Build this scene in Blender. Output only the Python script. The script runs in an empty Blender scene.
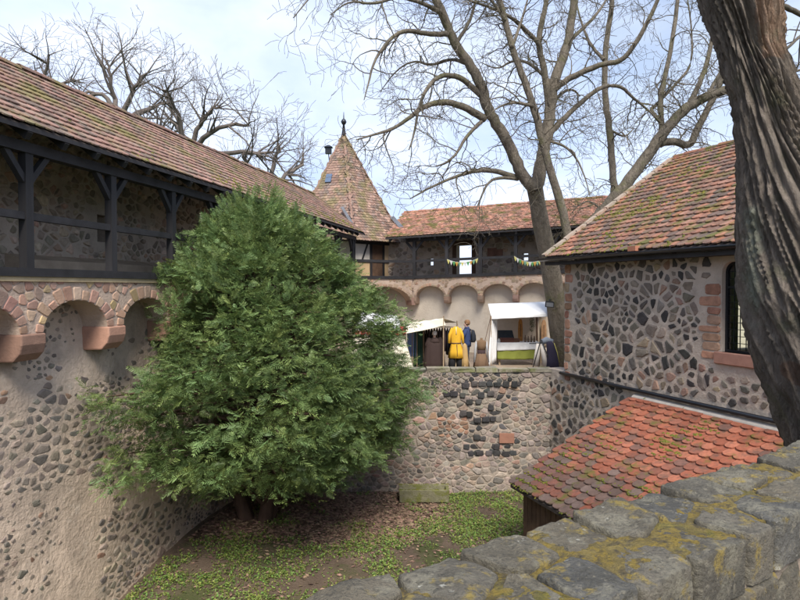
import bpy, bmesh, math, random
import numpy as np
from mathutils import Vector, Matrix, noise as mnoise, kdtree
random.seed(7); np.random.seed(7)
R = math.radians
scene = bpy.context.scene
col = scene.collection

# ------------------------------------------------------------------ camera
PITCH = R(1.233); FPX = 604.0
cam_d = bpy.data.cameras.new('camera'); cam = bpy.data.objects.new('camera', cam_d); col.objects.link(cam)
cam_d.sensor_width = 36.0; cam_d.lens = FPX / 800 * 36.0; cam_d.clip_end = 6000; cam_d.clip_start = 0.05
cam.location = (0, 0, 0); cam.rotation_euler = (R(90) - PITCH, 0, 0)
scene.camera = cam

# ------------------------------------------------------------------ world, sun, exposure
SUN_EL, SUN_AZ = R(50), R(172)          # azimuth clockwise from +Y
world = bpy.data.worlds.new('World'); scene.world = world; world.use_nodes = True
wn, wl = world.node_tree.nodes, world.node_tree.links
wn.clear()
wo = wn.new('ShaderNodeOutputWorld'); bg = wn.new('ShaderNodeBackground'); bg.inputs[1].default_value = 0.070
sky = wn.new('ShaderNodeTexSky'); sky.sky_type = 'NISHITA'; sky.sun_disc = False
sky.sun_elevation = SUN_EL; sky.sun_rotation = SUN_AZ; sky.air_density = 1.0; sky.dust_density = 0.6
tc = wn.new('ShaderNodeTexCoord'); mp = wn.new('ShaderNodeMapping'); mp.inputs['Scale'].default_value = (1, 1, 1.9)
mp.inputs['Location'].default_value = (0.35, 0.1, 0.0)
nz = wn.new('ShaderNodeTexNoise'); nz.inputs['Scale'].default_value = 1.9; nz.inputs['Detail'].default_value = 9
nz.inputs['Roughness'].default_value = 0.56; nz.inputs['Distortion'].default_value = 0.25
rp = wn.new('ShaderNodeValToRGB'); rp.color_ramp.elements[0].position = 0.30; rp.color_ramp.elements[1].position = 0.56
rp.color_ramp.elements[0].color = (0.45, 0.45, 0.45, 1); rp.color_ramp.elements[1].color = (0.97, 0.97, 0.97, 1)
nz2 = wn.new('ShaderNodeTexNoise'); nz2.inputs['Scale'].default_value = 4.5; nz2.inputs['Detail'].default_value = 8
rp2 = wn.new('ShaderNodeValToRGB'); rp2.color_ramp.elements[0].position = 0.32; rp2.color_ramp.elements[1].position = 0.7
rp2.color_ramp.elements[0].color = (4.4, 5.4, 7.7, 1); rp2.color_ramp.elements[1].color = (6.7, 7.3, 8.6, 1)
mx = wn.new('ShaderNodeMix'); mx.data_type = 'RGBA'
wl.new(tc.outputs['Generated'], mp.inputs['Vector']); wl.new(mp.outputs['Vector'], nz.inputs['Vector'])
wl.new(mp.outputs['Vector'], nz2.inputs['Vector'])
wl.new(nz.outputs['Fac'], rp.inputs['Fac']); wl.new(nz2.outputs['Fac'], rp2.inputs['Fac'])
wl.new(rp.outputs['Color'], mx.inputs['Factor']); wl.new(sky.outputs['Color'], mx.inputs['A']); wl.new(rp2.outputs['Color'], mx.inputs['B'])
wl.new(mx.outputs['Result'], bg.inputs['Color']); wl.new(bg.outputs[0], wo.inputs['Surface'])

sun_d = bpy.data.lights.new('sun', 'SUN'); sun = bpy.data.objects.new('sun', sun_d); col.objects.link(sun)
sun_d.energy = 2.5; sun_d.angle = R(24); sun_d.color = (1.0, 0.93, 0.82)
sdir = Vector((math.sin(SUN_AZ) * math.cos(SUN_EL), math.cos(SUN_AZ) * math.cos(SUN_EL), math.sin(SUN_EL)))
sun.rotation_euler = sdir.to_track_quat('Z', 'Y').to_euler()
vs = scene.view_settings; vs.view_transform = 'Standard'; vs.look = 'None'; vs.exposure = 1.25; vs.gamma = 1.0; vs.use_curve_mapping = False

# ------------------------------------------------------------------ helpers
cp, sp = math.cos(PITCH), math.sin(PITCH)
def pt(px, py, Y):
    u = (px - 400) / FPX; v = (300 - py) / FPX
    y = cp + v * sp; z = -sp + v * cp
    k = Y / y
    return Vector((u * k, Y, z * k))
def proj(p):
    x, y, z = p
    f = y * cp - z * sp; v = y * sp + z * cp
    if f < 0.1: return None
    return 400 + FPX * x / f, 300 - FPX * v / f, f

WL = {}
def link(o, parent=None):
    col.objects.link(o)
    WL[o.name] = o.location.copy()
    if parent is not None:
        o.parent = parent
        o.matrix_parent_inverse = Matrix.Translation(-WL[parent.name])
    return o
def tag(o, label=None, cat=None, group=None, kind=None):
    if label: o['label'] = label
    if cat: o['category'] = cat
    if group: o['group'] = group
    if kind: o['kind'] = kind
    return o
def thing(name, label, cat, loc=(0, 0, 0), group=None):
    o = bpy.data.objects.new(name, None); o.location = loc; o.empty_display_size = 0.2
    link(o); return tag(o, label, cat, group)
def mk_mesh(name, verts, faces, mat, tint=None, smooth=False):
    me = bpy.data.meshes.new(name)
    me.from_pydata([tuple(v) for v in verts], [], faces)
    if mat: me.materials.append(mat)
    if tint is not None:
        a = me.attributes.new('tint', 'FLOAT_COLOR', 'POINT')
        t = np.asarray(tint, dtype=np.float32)
        if t.ndim == 1: t = np.tile(t, (len(verts), 1))
        if t.shape[1] == 3: t = np.hstack([t, np.ones((len(t), 1), np.float32)])
        a.data.foreach_set('color', t.ravel())
    if smooth: me.polygons.foreach_set('use_smooth', [True] * len(me.polygons))
    me.update(); return me
def np_mesh(name, V, F, mat, tint=None, smooth=False):
    """V (n,3) array, F (m,k) array of equal-sized faces: fast path"""
    me = bpy.data.meshes.new(name); n, m, k = len(V), len(F), F.shape[1]
    me.vertices.add(n); me.vertices.foreach_set('co', np.asarray(V, np.float32).ravel())
    me.loops.add(m * k); me.loops.foreach_set('vertex_index', np.asarray(F, np.int32).ravel())
    me.polygons.add(m); me.polygons.foreach_set('loop_start', np.arange(0, m * k, k, dtype=np.int32))
    me.update(calc_edges=True)
    if mat: me.materials.append(mat)
    if tint is not None:
        a = me.attributes.new('tint', 'FLOAT_COLOR', 'POINT'); t = np.asarray(tint, np.float32)
        if t.shape[1] == 3: t = np.hstack([t, np.ones((len(t), 1), np.float32)])
        a.data.foreach_set('color', t.ravel())
    if smooth: me.polygons.foreach_set('use_smooth', np.ones(m, bool))
    me.validate(); return me
def ob(name, me, parent=None, loc=None):
    o = bpy.data.objects.new(name, me)
    if loc is not None: o.location = loc
    return link(o, parent)

class MB:
    def __init__(s): s.v = []; s.f = []; s.t = []
    def add(s, verts, faces, tint=None):
        b = len(s.v); s.v.extend(Vector(v) for v in verts); s.f.extend([tuple(b + i for i in f) for f in faces])
        s.t.extend([tint if tint is not None else (1, 1, 1)] * len(verts))
    def hexa(s, P, tint=None):   # 8 points: bottom loop 0-3, top loop 4-7
        s.add(P, [(3, 2, 1, 0), (4, 5, 6, 7), (0, 1, 5, 4), (1, 2, 6, 5), (2, 3, 7, 6), (3, 0, 4, 7)], tint)
    def box(s, a, b, tint=None):
        x0, y0, z0 = a; x1, y1, z1 = b
        s.hexa([(x0, y0, z0), (x1, y0, z0), (x1, y1, z0), (x0, y1, z0), (x0, y0, z1), (x1, y0, z1), (x1, y1, z1), (x0, y1, z1)], tint)
    def fbox(s, fr, s0, s1, t0, t1, z0, z1, tint=None):
        s.hexa([fr.W(s0, t1, z0), fr.W(s1, t1, z0), fr.W(s1, t0, z0), fr.W(s0, t0, z0),
                fr.W(s0, t1, z1), fr.W(s1, t1, z1), fr.W(s1, t0, z1), fr.W(s0, t0, z1)], tint)
    def beam(s, p, q, w, h, up=(0, 0, 1), tint=None):
        p, q = Vector(p), Vector(q); d = (q - p).normalized(); u = Vector(up)
        x = d.cross(u)
        if x.length < 1e-4: x = d.cross(Vector((1, 0, 0)))
        x.normalize(); u = x.cross(d).normalized(); x *= w / 2; u *= h / 2
        s.hexa([p - x - u, p + x - u, p + x + u, p - x + u, q - x - u, q + x - u, q + x + u, q - x + u], tint)
    def tube(s, pts, radii, n=8, tint=None, cap=True):
        pts = [Vector(p) for p in pts]
        if not hasattr(radii, '__len__'): radii = [radii] * len(pts)
        rings = []; ref = None
        for i, p in enumerate(pts):
            d = (pts[min(i + 1, len(pts) - 1)] - pts[max(i - 1, 0)]).normalized()
            if ref is None: ref = Vector((0, 0, 1)) if abs(d.z) < .9 else Vector((1, 0, 0))
            x = d.cross(ref)
            if x.length < 1e-3: x = d.cross(Vector((0, 1, 0)))
            x.normalize(); y = d.cross(x).normalized(); ref = x.cross(d)
            rings.append([p + (x * math.cos(2 * math.pi * k / n) + y * math.sin(2 * math.pi * k / n)) * radii[i] for k in range(n)])
        s.rings(rings, cap, tint)
    def rings(s, rings, cap=True, tint=None):
        n = len(rings[0]); V = [v for r in rings for v in r]; F = []
        for i in range(len(rings) - 1):
            for k in range(n):
                a, b = i * n + k, i * n + (k + 1) % n
                F.append((a, b, b + n, a + n))
        if cap:
            F.append(tuple(range(n - 1, -1, -1))); F.append(tuple(range((len(rings) - 1) * n, len(rings) * n)))
        s.add(V, F, tint)
    def build(s, name, mat, parent=None, smooth=False, tinted=False):
        me = mk_mesh(name, s.v, s.f, mat, np.array(s.t) if tinted else None, smooth)
        return ob(name, me, parent)

class Fr:
    """wall frame: s along the wall, t out of the wall, z up (with a slow rise along s)"""
    def __init__(s, o, az, side, rise=0.0):
        s.o = Vector((o[0], o[1], 0)); s.d = Vector((math.sin(az), math.cos(az), 0))
        s.n = Vector((s.d.y, -s.d.x, 0)) * side; s.rise = rise
    def W(s, a, t, z): return s.o + s.d * a + s.n * t + Vector((0, 0, z + s.rise * a))

# ------------------------------------------------------------------ materials
def nodes(name):
    m = bpy.data.materials.new(name); m.use_nodes = True
    n, l = m.node_tree.nodes, m.node_tree.links
    return m, n, l, n['Principled BSDF']
def mixc(n, l, fac, a, b, mode='MIX'):
    x = n.new('ShaderNodeMix'); x.data_type = 'RGBA'; x.blend_type = mode
    for s, v in (('Factor', fac), ('A', a), ('B', b)):
        if hasattr(v, 'links'): l.new(v, x.inputs[s])
        elif s == 'Factor': x.inputs[s].default_value = v
        else: x.inputs[s].default_value = (*v, 1)
    return x.outputs['Result']
def noise_fac(n, l, vec, scale, lo, hi, detail=6, rough=.6, dist=0.0, stretch=None):
    if stretch:
        mp = n.new('ShaderNodeMapping'); mp.inputs['Scale'].default_value = stretch; l.new(vec, mp.inputs['Vector']); vec = mp.outputs['Vector']
    t = n.new('ShaderNodeTexNoise'); t.inputs['Scale'].default_value = scale; t.inputs['Detail'].default_value = detail
    t.inputs['Roughness'].default_value = rough; t.inputs['Distortion'].default_value = dist; l.new(vec, t.inputs['Vector'])
    r = n.new('ShaderNodeMapRange'); r.inputs['From Min'].default_value = lo; r.inputs['From Max'].default_value = hi
    l.new(t.outputs['Fac'], r.inputs['Value']); return r.outputs['Result'], t.outputs['Fac']
def surf(name, base=None, rough=.85, n_scale=6, n_amt=.35, bump=.4, b_scale=25, b_dist=.02, over=(), spec=.3, metal=0, stretch=None, rnd=0.0, trans=0.0):
    """base None -> colour from the 'tint' attribute. over: (colour, scale, lo, hi, strength)"""
    m, n, l, p = nodes(name)
    g = n.new('ShaderNodeNewGeometry'); vec = g.outputs['Position']
    if base is None:
        a = n.new('ShaderNodeAttribute'); a.attribute_name = 'tint'; c = a.outputs['Color']
    else:
        rg = n.new('ShaderNodeRGB'); rg.outputs[0].default_value = (*base, 1); c = rg.outputs[0]
    f, raw = noise_fac(n, l, vec, n_scale, .25, .75, stretch=stretch)
    lo = mixc(n, l, 1.0, c, (1 - n_amt,) * 3, 'MULTIPLY'); hi = mixc(n, l, 1.0, c, (1 + n_amt,) * 3, 'MULTIPLY')
    c = mixc(n, l, f, lo, hi)
    if rnd:
        oi = n.new('ShaderNodeObjectInfo'); mr = n.new('ShaderNodeMapRange'); mr.inputs['To Min'].default_value = 1 - rnd; mr.inputs['To Max'].default_value = 1 + rnd
        l.new(oi.outputs['Random'], mr.inputs['Value'])
        c = mixc(n, l, 1.0, c, mr.outputs['Result'], 'MULTIPLY')
    for oc, sc, a0, a1, st in over:
        ff, _ = noise_fac(n, l, vec, sc, a0, a1, detail=8, rough=.65)
        mul = n.new('ShaderNodeMath'); mul.operation = 'MULTIPLY'; mul.inputs[1].default_value = st; l.new(ff, mul.inputs[0])
        c = mixc(n, l, mul.outputs[0], c, oc)
    l.new(c, p.inputs['Base Color'])
    p.inputs['Roughness'].default_value = rough; p.inputs['Metallic'].default_value = metal
    p.inputs['Specular IOR Level'].default_value = spec
    if bump:
        _, bf = noise_fac(n, l, vec, b_scale, 0, 1, detail=8, rough=.65, stretch=stretch)
        b = n.new('ShaderNodeBump'); b.inputs['Strength'].default_value = bump; b.inputs['Distance'].default_value = b_dist
        l.new(bf, b.inputs['Height']); l.new(b.outputs['Normal'], p.inputs['Normal'])
    if trans:
        tr = n.new('ShaderNodeBsdfTranslucent'); l.new(c, tr.inputs['Color']); ms = n.new('ShaderNodeMixShader'); ms.inputs[0].default_value = trans
        l.new(p.outputs[0], ms.inputs[1]); l.new(tr.outputs[0], ms.inputs[2]); l.new(ms.outputs[0], n['Material Output'].inputs['Surface'])
    return m
MOSS = (.10, .105, .02); LICH = (.33, .25, .05); PALE = (.42, .42, .36)
M = {}
M['stone'] = surf('rubble_stone', None, .85, 7, .35, .7, 30, .02, rnd=.15)
M['mortar_plaster'] = surf('pinkish_plaster', (.54, .43, .34), .95, 1.1, .30, .8, 14, .05,
        over=((( .33, .265, .215), 1.7, .5, .68, .7), ((.56, .48, .40), 3.1, .56, .7, .6), ((.20, .17, .145), 5, .6, .72, .6)))
M['mortar'] = surf('lime_mortar', (.46, .39, .33), .95, 2, .18, .8, 22, .03, over=(((.30, .25, .21), 2.3, .52, .7, .7),))
M['mortar_dark'] = surf('weathered_mortar', (.36, .30, .25), .95, 2, .3, .9, 18, .04, over=(((.19, .17, .145), 1.8, .5, .68, .8), ((.16, .17, .09), 2.6, .6, .75, .5)))
M['arc_mortar'] = surf('pale_arcade_mortar', (.52, .40, .32), .95, 2, .2, .8, 20, .03, over=(((.33, .25, .2), 2.6, .52, .7, .6),))
M['plaster'] = surf('cream_plaster', (.66, .59, .50), .95, .9, .14, .4, 12, .03, over=(((.44, .36, .28), 1.1, .52, .72, .7), ((.36, .30, .24), 3.5, .63, .75, .5)))
M['sandstone'] = surf('pink_sandstone', None, .9, 5, .22, .6, 24, .015, rnd=.12, over=(((.22, .15, .12), 4, .6, .75, .5),))
M['dark_wood'] = surf('dark_stained_timber', (.026, .025, .028), .7, 4, .5, .5, 10, .01, stretch=(1, 1, .15), spec=.4)
M['dark_wood_h'] = surf('dark_stained_beam', (.026, .025, .028), .7, 4, .5, .5, 10, .01, spec=.4)
M['tan_wood'] = surf('pale_weathered_board', (.32, .24, .16), .85, 4, .3, .4, 20, .01)
M['brown_wood'] = surf('brown_board', (.10, .06, .04), .85, 4, .4, .4, 20, .01)
M['tile'] = surf('clay_tile', None, .88, 14, .3, .5, 60, .006, rnd=.18, over=(((.085, .065, .052), 5, .46, .62, .65), (MOSS, 2.3, .5, .62, .8)))
M['tile_mossy'] = surf('mossy_clay_tile', None, .9, 14, .3, .5, 60, .006, rnd=.18, over=(((.10, .085, .065), 8, .5, .64, .6), ((.17, .16, .045), 1.3, .5, .64, .7)))
M['tile_shed'] = surf('red_clay_tile', None, .85, 14, .22, .4, 60, .006, rnd=.16, over=(((.085, .06, .05), 5, .50, .64, .65), (MOSS, 2.6, .55, .66, .8)))
M['deck'] = surf('roof_underside', (.05, .04, .035), .9)
M['metal'] = surf('dark_metal', (.035, .038, .045), .35, 3, .2, .05, 30, .005, metal=.7, spec=.5)
M['lead'] = surf('lead_flashing', (.13, .135, .15), .5, 3, .25, .1, 20, .01, metal=.3)
M['moss'] = surf('moss_cushion', (.11, .12, .02), 1, 14, .5, .8, 60, .02, over=(((.22, .17, .03), 7, .5, .65, .7),))
M['bark'] = surf('grey_bark', (.175, .15, .12), .95, 7, .45, 1.0, 22, .10, stretch=(1, 1, .3), over=(((.13, .135, .05), 1.3, .52, .66, .65), ((.19, .18, .15), 9, .58, .68, .5)))
M['bark_far'] = surf('far_bark', (.14, .118, .105), .95, 3, .35, .0)
M['yew_bark'] = surf('red_brown_bark', (.09, .055, .04), .95, 6, .4, .7, 18, .03, stretch=(1, 1, .3))
M['soil'] = surf('courtyard_soil', (.13, .095, .07), 1, 1.6, .35, 1, 25, .05, over=(((.055, .075, .02), .9, .5, .62, .8), ((.16, .12, .09), 3, .58, .7, .5)))
M['terrace'] = surf('trodden_earth', (.30, .235, .18), 1, 1.2, .25, .6, 25, .03, over=(((.10, .14, .035), .6, .56, .63, .9),))
M['field'] = surf('meadow', (.07, .10, .03), 1, .05, .4, 0)
def simple(name, c, rough=.8, n_amt=.12, n_scale=5, **k): return surf(name, c, rough, n_scale, n_amt, k.pop('bump', .15), k.pop('b_scale', 40), .01, **k)
# ------------------------------------------------------------------ stone fields
def clip(poly, nx, ny, b):
    out = []; k = len(poly)
    for i in range(k):
        p, q = poly[i], poly[(i + 1) % k]
        dp = p[0] * nx + p[1] * ny - b; dq = q[0] * nx + q[1] * ny - b
        if dp <= 0: out.append(p)
        if (dp < 0 < dq) or (dq < 0 < dp):
            f = dp / (dp - dq); out.append((p[0] + (q[0] - p[0]) * f, p[1] + (q[1] - p[1]) * f))
    return out
def poisson(s0, s1, z0, z1, r, asp=1.0, ok=None, tries=28, vary=.35):
    z0 *= asp; z1 *= asp
    n = int((s1 - s0) * (z1 - z0) / (r * r) * tries); g = {}; pts = []
    for _ in range(n):
        x, y = random.uniform(s0, s1), random.uniform(z0, z1)
        if ok and not ok(x, y / asp): continue
        rr = r * (1 - vary + 2 * vary * (.5 + .5 * mnoise.noise((x * 1.3, y * 1.3, 3.7)))); i, j = int(x / r), int(y / r); bad = False
        for a in range(i - 2, i + 3):
            for b in range(j - 2, j + 3):
                for q in g.get((a, b), ()):
                    if (q[0] - x) ** 2 + (q[1] - y) ** 2 < rr * rr: bad = True; break
                if bad: break
            if bad: break
        if bad: continue
        g.setdefault((i, j), []).append((x, y)); pts.append((x, y))
    return pts
def voronoi(pts, gap, r, asp=1.0, bounds=None, cut=.2, shrink=0.0, drop=.0, jit=.0):
    if drop: pts = [p for p in pts if random.random() > drop]
    kd = kdtree.KDTree(len(pts))
    for i, p in enumerate(pts): kd.insert((p[0], p[1], 0), i)
    kd.balance(); out = []
    for i, (x, y) in enumerate(pts):
        R2 = r * (1.15 if not drop else 1.5); poly = [(x - R2, y - R2), (x + R2, y - R2), (x + R2, y + R2), (x - R2, y + R2)]
        for (co, j, d) in kd.find_n((x, y, 0), 14):
            if j == i or d < 1e-6: continue
            nx, ny = (co[0] - x) / d, (co[1] - y) / d
            g = gap * random.uniform(.35, .65)
            poly = clip(poly, nx, ny, nx * (x + co[0]) / 2 + ny * (y + co[1]) / 2 - g)
            if len(poly) < 3: break
        if len(poly) < 3: continue
        if bounds:
            for b in ((1, 0, bounds[1]), (-1, 0, -bounds[0]), (0, 1, bounds[3] * asp), (0, -1, -bounds[2] * asp)):
                poly = clip(poly, *b)
                if len(poly) < 3: break
            if len(poly) < 3: continue
        q = []; k = len(poly)
        for a in range(k):
            p0, p1 = poly[a], poly[(a + 1) % k]
            c1, c2 = cut * random.uniform(.5, 1.4), cut * random.uniform(.5, 1.4)
            q.append((p0[0] + (p1[0] - p0[0]) * c1, p0[1] + (p1[1] - p0[1]) * c1))
            q.append((p1[0] - (p1[0] - p0[0]) * c2, p1[1] - (p1[1] - p0[1]) * c2))
        cx = sum(p[0] for p in q) / len(q); cy = sum(p[1] for p in q) / len(q)
        sh = 1 - shrink * random.random()
        q = [(cx + (p[0] - cx) * sh, (cy + (p[1] - cy) * sh) / asp) for p in q]
        if jit: q = [(cx + (p[0] - cx) * (1 + random.uniform(-jit, jit)), cy / asp + (p[1] - cy / asp) * (1 + random.uniform(-jit, jit))) for p in q]
        area = abs(sum(q[a][0] * q[(a + 1) % len(q)][1] - q[(a + 1) % len(q)][0] * q[a][1] for a in range(len(q)))) / 2
        if area < (r * .28) ** 2 / asp: continue
        out.append((cx, cy / asp, q))
    return out
def stone(poly, fr, t0, depth, tint, bev=.8, back=.04):
    n = len(poly); cx = sum(p[0] for p in poly) / n; cz = sum(p[1] for p in poly) / n
    V = []
    for p in poly: V.append(fr.W(p[0], t0 - back, p[1]))
    for p in poly: V.append(fr.W(p[0], t0 + depth * random.uniform(-.35, .45), p[1]))
    tx, tz = random.uniform(-.25, .25) * depth * 4, random.uniform(-.25, .25) * depth * 4
    for p in poly:
        a, b = (p[0] - cx) * bev, (p[1] - cz) * bev
        V.append(fr.W(cx + a, t0 + depth * random.uniform(.85, 1.1) + a * tx + b * tz, cz + b))
    V.append(fr.W(cx, t0 + depth * random.uniform(.95, 1.25), cz))
    F = []
    for r in range(2):
        for k in range(n):
            a, b = r * n + k, r * n + (k + 1) % n
            F.append((a, b, b + n, a + n))
    for k in range(n): F.append((2 * n + k, 2 * n + (k + 1) % n, 3 * n))
    sgn = (V[1] - V[0]).cross(V[n] - V[0])
    return dict(v=V, f=F, t=tint)
def metric(vs):
    xs, ys = [], []
    for v in vs:
        q = proj(v)
        if q is None: return 0, None
        xs.append(q[0]); ys.append(q[1])
    c = (sum(xs) / len(xs), sum(ys) / len(ys))
    return math.sqrt(max(0, (max(xs) - min(xs)) * (max(ys) - min(ys)))), c
def in_yew(c):
    x, y = c
    for (yy, a, b) in ((215, 225, 300), (260, 180, 340), (300, 172, 370), (350, 165, 395), (400, 110, 415), (450, 110, 405), (480, 130, 380)):
        if abs(y - yy) < 25: return a + 8 < x < b - 8
    return False
def emit(parent, name, rest_name, pieces, mat, limit=300, occl=None, minpx=6.0, smooth=False):
    sc = []
    for i, p in enumerate(pieces):
        m, c = metric(p['v'])
        if c is None or not (-12 < c[0] < 812 and -12 < c[1] < 612) or (occl and occl(c)): m = 0
        sc.append((m, i))
    sc.sort(reverse=True); solo = {i for m, i in sc[:limit] if m >= minpx}
    V, F, T = [], [], []
    for i, p in enumerate(pieces):
        if i in solo:
            c = sum(p['v'], Vector()) / len(p['v'])
            me = mk_mesh(name, [v - c for v in p['v']], p['f'], mat, p['t'], smooth)
            ob(name, me, parent, c)
        else:
            b = len(V); V += p['v']; F += [tuple(b + k for k in f) for f in p['f']]
            T += [p['t']] * len(p['v']) if np.ndim(p['t']) == 1 else list(p['t'])
    if V:
        o = ob(rest_name, mk_mesh(rest_name, V, F, mat, np.array(T), smooth), parent); o['kind'] = 'stuff'
    return len(solo)
def pick(pal):
    w = random.random() * sum(p[0] for p in pal)
    for p in pal:
        w -= p[0]
        if w <= 0: break
    k = random.uniform(.75, 1.25); return tuple(c * k * random.uniform(.95, 1.05) * w for c, w in zip(p[1], (1.04, .98, .9)))
PAL_WALL = [(3, (.22, .20, .18)), (3, (.26, .23, .205)), (1.6, (.17, .158, .15)), (2, (.30, .255, .22)), (.12, (.30, .2, .15))]
PAL_RET = [(3, (.225, .205, .195)), (3, (.27, .24, .225)), (2, (.17, .16, .155)), (1.6, (.30, .245, .22)), (.7, (.30, .21, .18)), (.15, (.09, .09, .095))]
PAL_BAS = [(4, (.045, .047, .053)), (2, (.08, .08, .085)), (1, (.16, .145, .125))]
PAL_FAC = [(3, (.05, .05, .053)), (3, (.10, .095, .092)), (3.4, (.165, .15, .135)), (2.2, (.22, .19, .165)), (1.1, (.29, .20, .165)), (.5, (.28, .23, .17))]
PAL_SAND = [(4, (.42, .28, .225)), (3, (.37, .24, .195)), (2, (.46, .34, .275)), (.6, (.42, .33, .2)), (1, (.31, .24, .205))]
PAL_GAL = [(3, (.34, .30, .26)), (2, (.42, .36, .31)), (1.4, (.24, .22, .2)), (1.1, (.42, .31, .25))]

# ------------------------------------------------------------------ tiles
def tile_outline(kind, w, L):
    h = w / 2
    if kind == 'hex': low = [(-h, L * .17), (-h * .6, 0.03 * L), (-h * .2, -.01 * L), (h * .2, -.01 * L), (h * .6, 0.03 * L), (h, L * .17)]
    else: low = [(-h, L * .13), (-h * .72, L * .045), (-h * .3, 0), (h * .3, 0), (h * .72, L * .045), (h, L * .13)]
    return [(-h, L)] + low + [(h, L)]
def tile_mesh_data(kind, w, L, th, rng):
    o = tile_outline(kind, w, L); n = len(o); wob = [rng.uniform(-.004, .004) for _ in o]
    V = [(x + wob[i], y + wob[-i - 1] * .6, th) for i, (x, y) in enumerate(o)] + [(x, y, 0) for x, y in o]
    F = [tuple(range(n))] + [(i, i + n, (i + 1) % n + n, (i + 1) % n) for i in range(n - 1)]
    return V, F
def tile_roof(parent, mat, O, U, Vv, length, slope, w, e, pal, kind='beaver', limit=300, inside=None, th=.018, minpx=5.5, tintf=None, occl=None, name='tile', rest='far_tiles', seed=1):
    """O eave corner, U along the eave, Vv up the slope (unit vectors)"""
    rng = random.Random(seed); U = Vector(U).normalized(); Vv = Vector(Vv).normalized(); N = U.cross(Vv)
    if N.z < 0: N = -N; flip = True
    else: flip = False
    L = e * 1.75; tilt = math.atan2(th * 1.25, e)
    nv = 10; variants = []
    for k in range(nv):
        c = pal[k % len(pal)]; q = rng.uniform(.8, 1.2)
        variants.append((tile_mesh_data(kind, w * .975, L, th, rng), tuple(x * q for x in c), None))
    cache = {}; items = []
    rows = int(slope / e) + 1; cols = int(length / w) + 1
    for r in range(rows):
        for c in range(-1, cols + 1):
            s = (c + (.5 if r % 2 else 0)) * w; q = r * e
            if s < 0 or s > length or q > slope: continue
            if inside and not inside(s, q): continue
            k = rng.randrange(nv)
            if tintf: k = tintf(s, q, rng) % nv
            P = Vector(O) + U * (s + rng.uniform(-.006, .006)) + Vv * (q + rng.uniform(-.012, .012)) + N * (th * 1.35 + rng.uniform(0, .006))
            P += N * .012 * mnoise.noise((s * .5, q * .7, seed))
            a = rng.uniform(-.025, .025); U2 = (U * math.cos(a) + Vv * math.sin(a)); V2 = (Vv * math.cos(a) - U * math.sin(a))
            V3 = V2 * math.cos(tilt) - N * math.sin(tilt); N3 = N * math.cos(tilt) + V2 * math.sin(tilt)
            mat4 = Matrix((( U2.x, V3.x, N3.x, P.x), (U2.y, V3.y, N3.y, P.y), (U2.z, V3.z, N3.z, P.z), (0, 0, 0, 1)))
            pr = proj(P); m = 0
            if pr and -10 < pr[0] < 810 and -10 < pr[1] < 610 and not (occl and occl(pr)): m = 1 / pr[2] * FPX * w
            items.append((m, k, mat4))
    order = sorted(range(len(items)), key=lambda i: -items[i][0]); solo = {i for i in order[:limit] if items[i][0] >= minpx}
    VV, FF, TT = [], [], []
    for i, (m, k, mt) in enumerate(items):
        (V, F), tint, _ = variants[k]
        if i in solo:
            if k not in cache: cache[k] = mk_mesh(name, V, F, mat, tint)
            o = bpy.data.objects.new(name, cache[k]); col.objects.link(o); o.parent = parent
            o.matrix_parent_inverse = Matrix.Translation(-WL[parent.name]); o.matrix_basis = mt
        else:
            b = len(VV); q = rng.uniform(.82, 1.18)
            VV += [mt @ Vector(v) for v in V]; FF += [tuple(b + j for j in f) for f in F]; TT += [tuple(x * q for x in tint)] * len(V)
    if VV:
        o = ob(rest, mk_mesh(rest, VV, FF, mat, np.array(TT)), parent); o['kind'] = 'stuff'
    return N
def ridge_tiles(parent, p, q, mat, pal, step=.36, r=.11, name='ridge_tile', seed=3, bed=None):
    rng = random.Random(seed); p, q = Vector(p), Vector(q); d = (q - p); Ln = d.length; d.normalize()
    x = d.cross(Vector((0, 0, 1))).normalized(); u = x.cross(d)
    ms = []
    for k in range(4):
        V, F = [], []; n = 6; c = pal[k % len(pal)]
        for e, (yy, rr) in enumerate(((0, r), (step * 1.08, r * .86))):
            for th in (1, .86):
                for i in range(n + 1):
                    a = math.pi * (i / n) ; V.append((math.cos(a) * rr * th, yy, math.sin(a) * rr * .8 * th))
        m = n + 1
        for i in range(n):
            F.append((i, i + 1, i + 1 + 2 * m, i + 2 * m)); F.append((i + m, i + 3 * m, i + 1 + 3 * m, i + 1 + m))
            F.append((i, i + m, i + 1 + m, i + 1)); F.append((i + 2 * m, i + 1 + 2 * m, i + 1 + 3 * m, i + 3 * m))
        ms.append(mk_mesh(name, V, F, mat, c))
    for i in range(int(Ln / step)):
        P = p + d * (i * step) + Vector((0, 0, rng.uniform(-.012, .012)))
        o = bpy.data.objects.new(name, ms[rng.randrange(4)]); col.objects.link(o); o.parent = parent
        o.matrix_parent_inverse = Matrix.Translation(-WL[parent.name])
        o.matrix_basis = Matrix(((x.x, d.x, u.x, P.x), (x.y, d.y, u.y, P.y), (x.z, d.z, u.z, P.z), (0, 0, 0, 1)))
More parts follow.
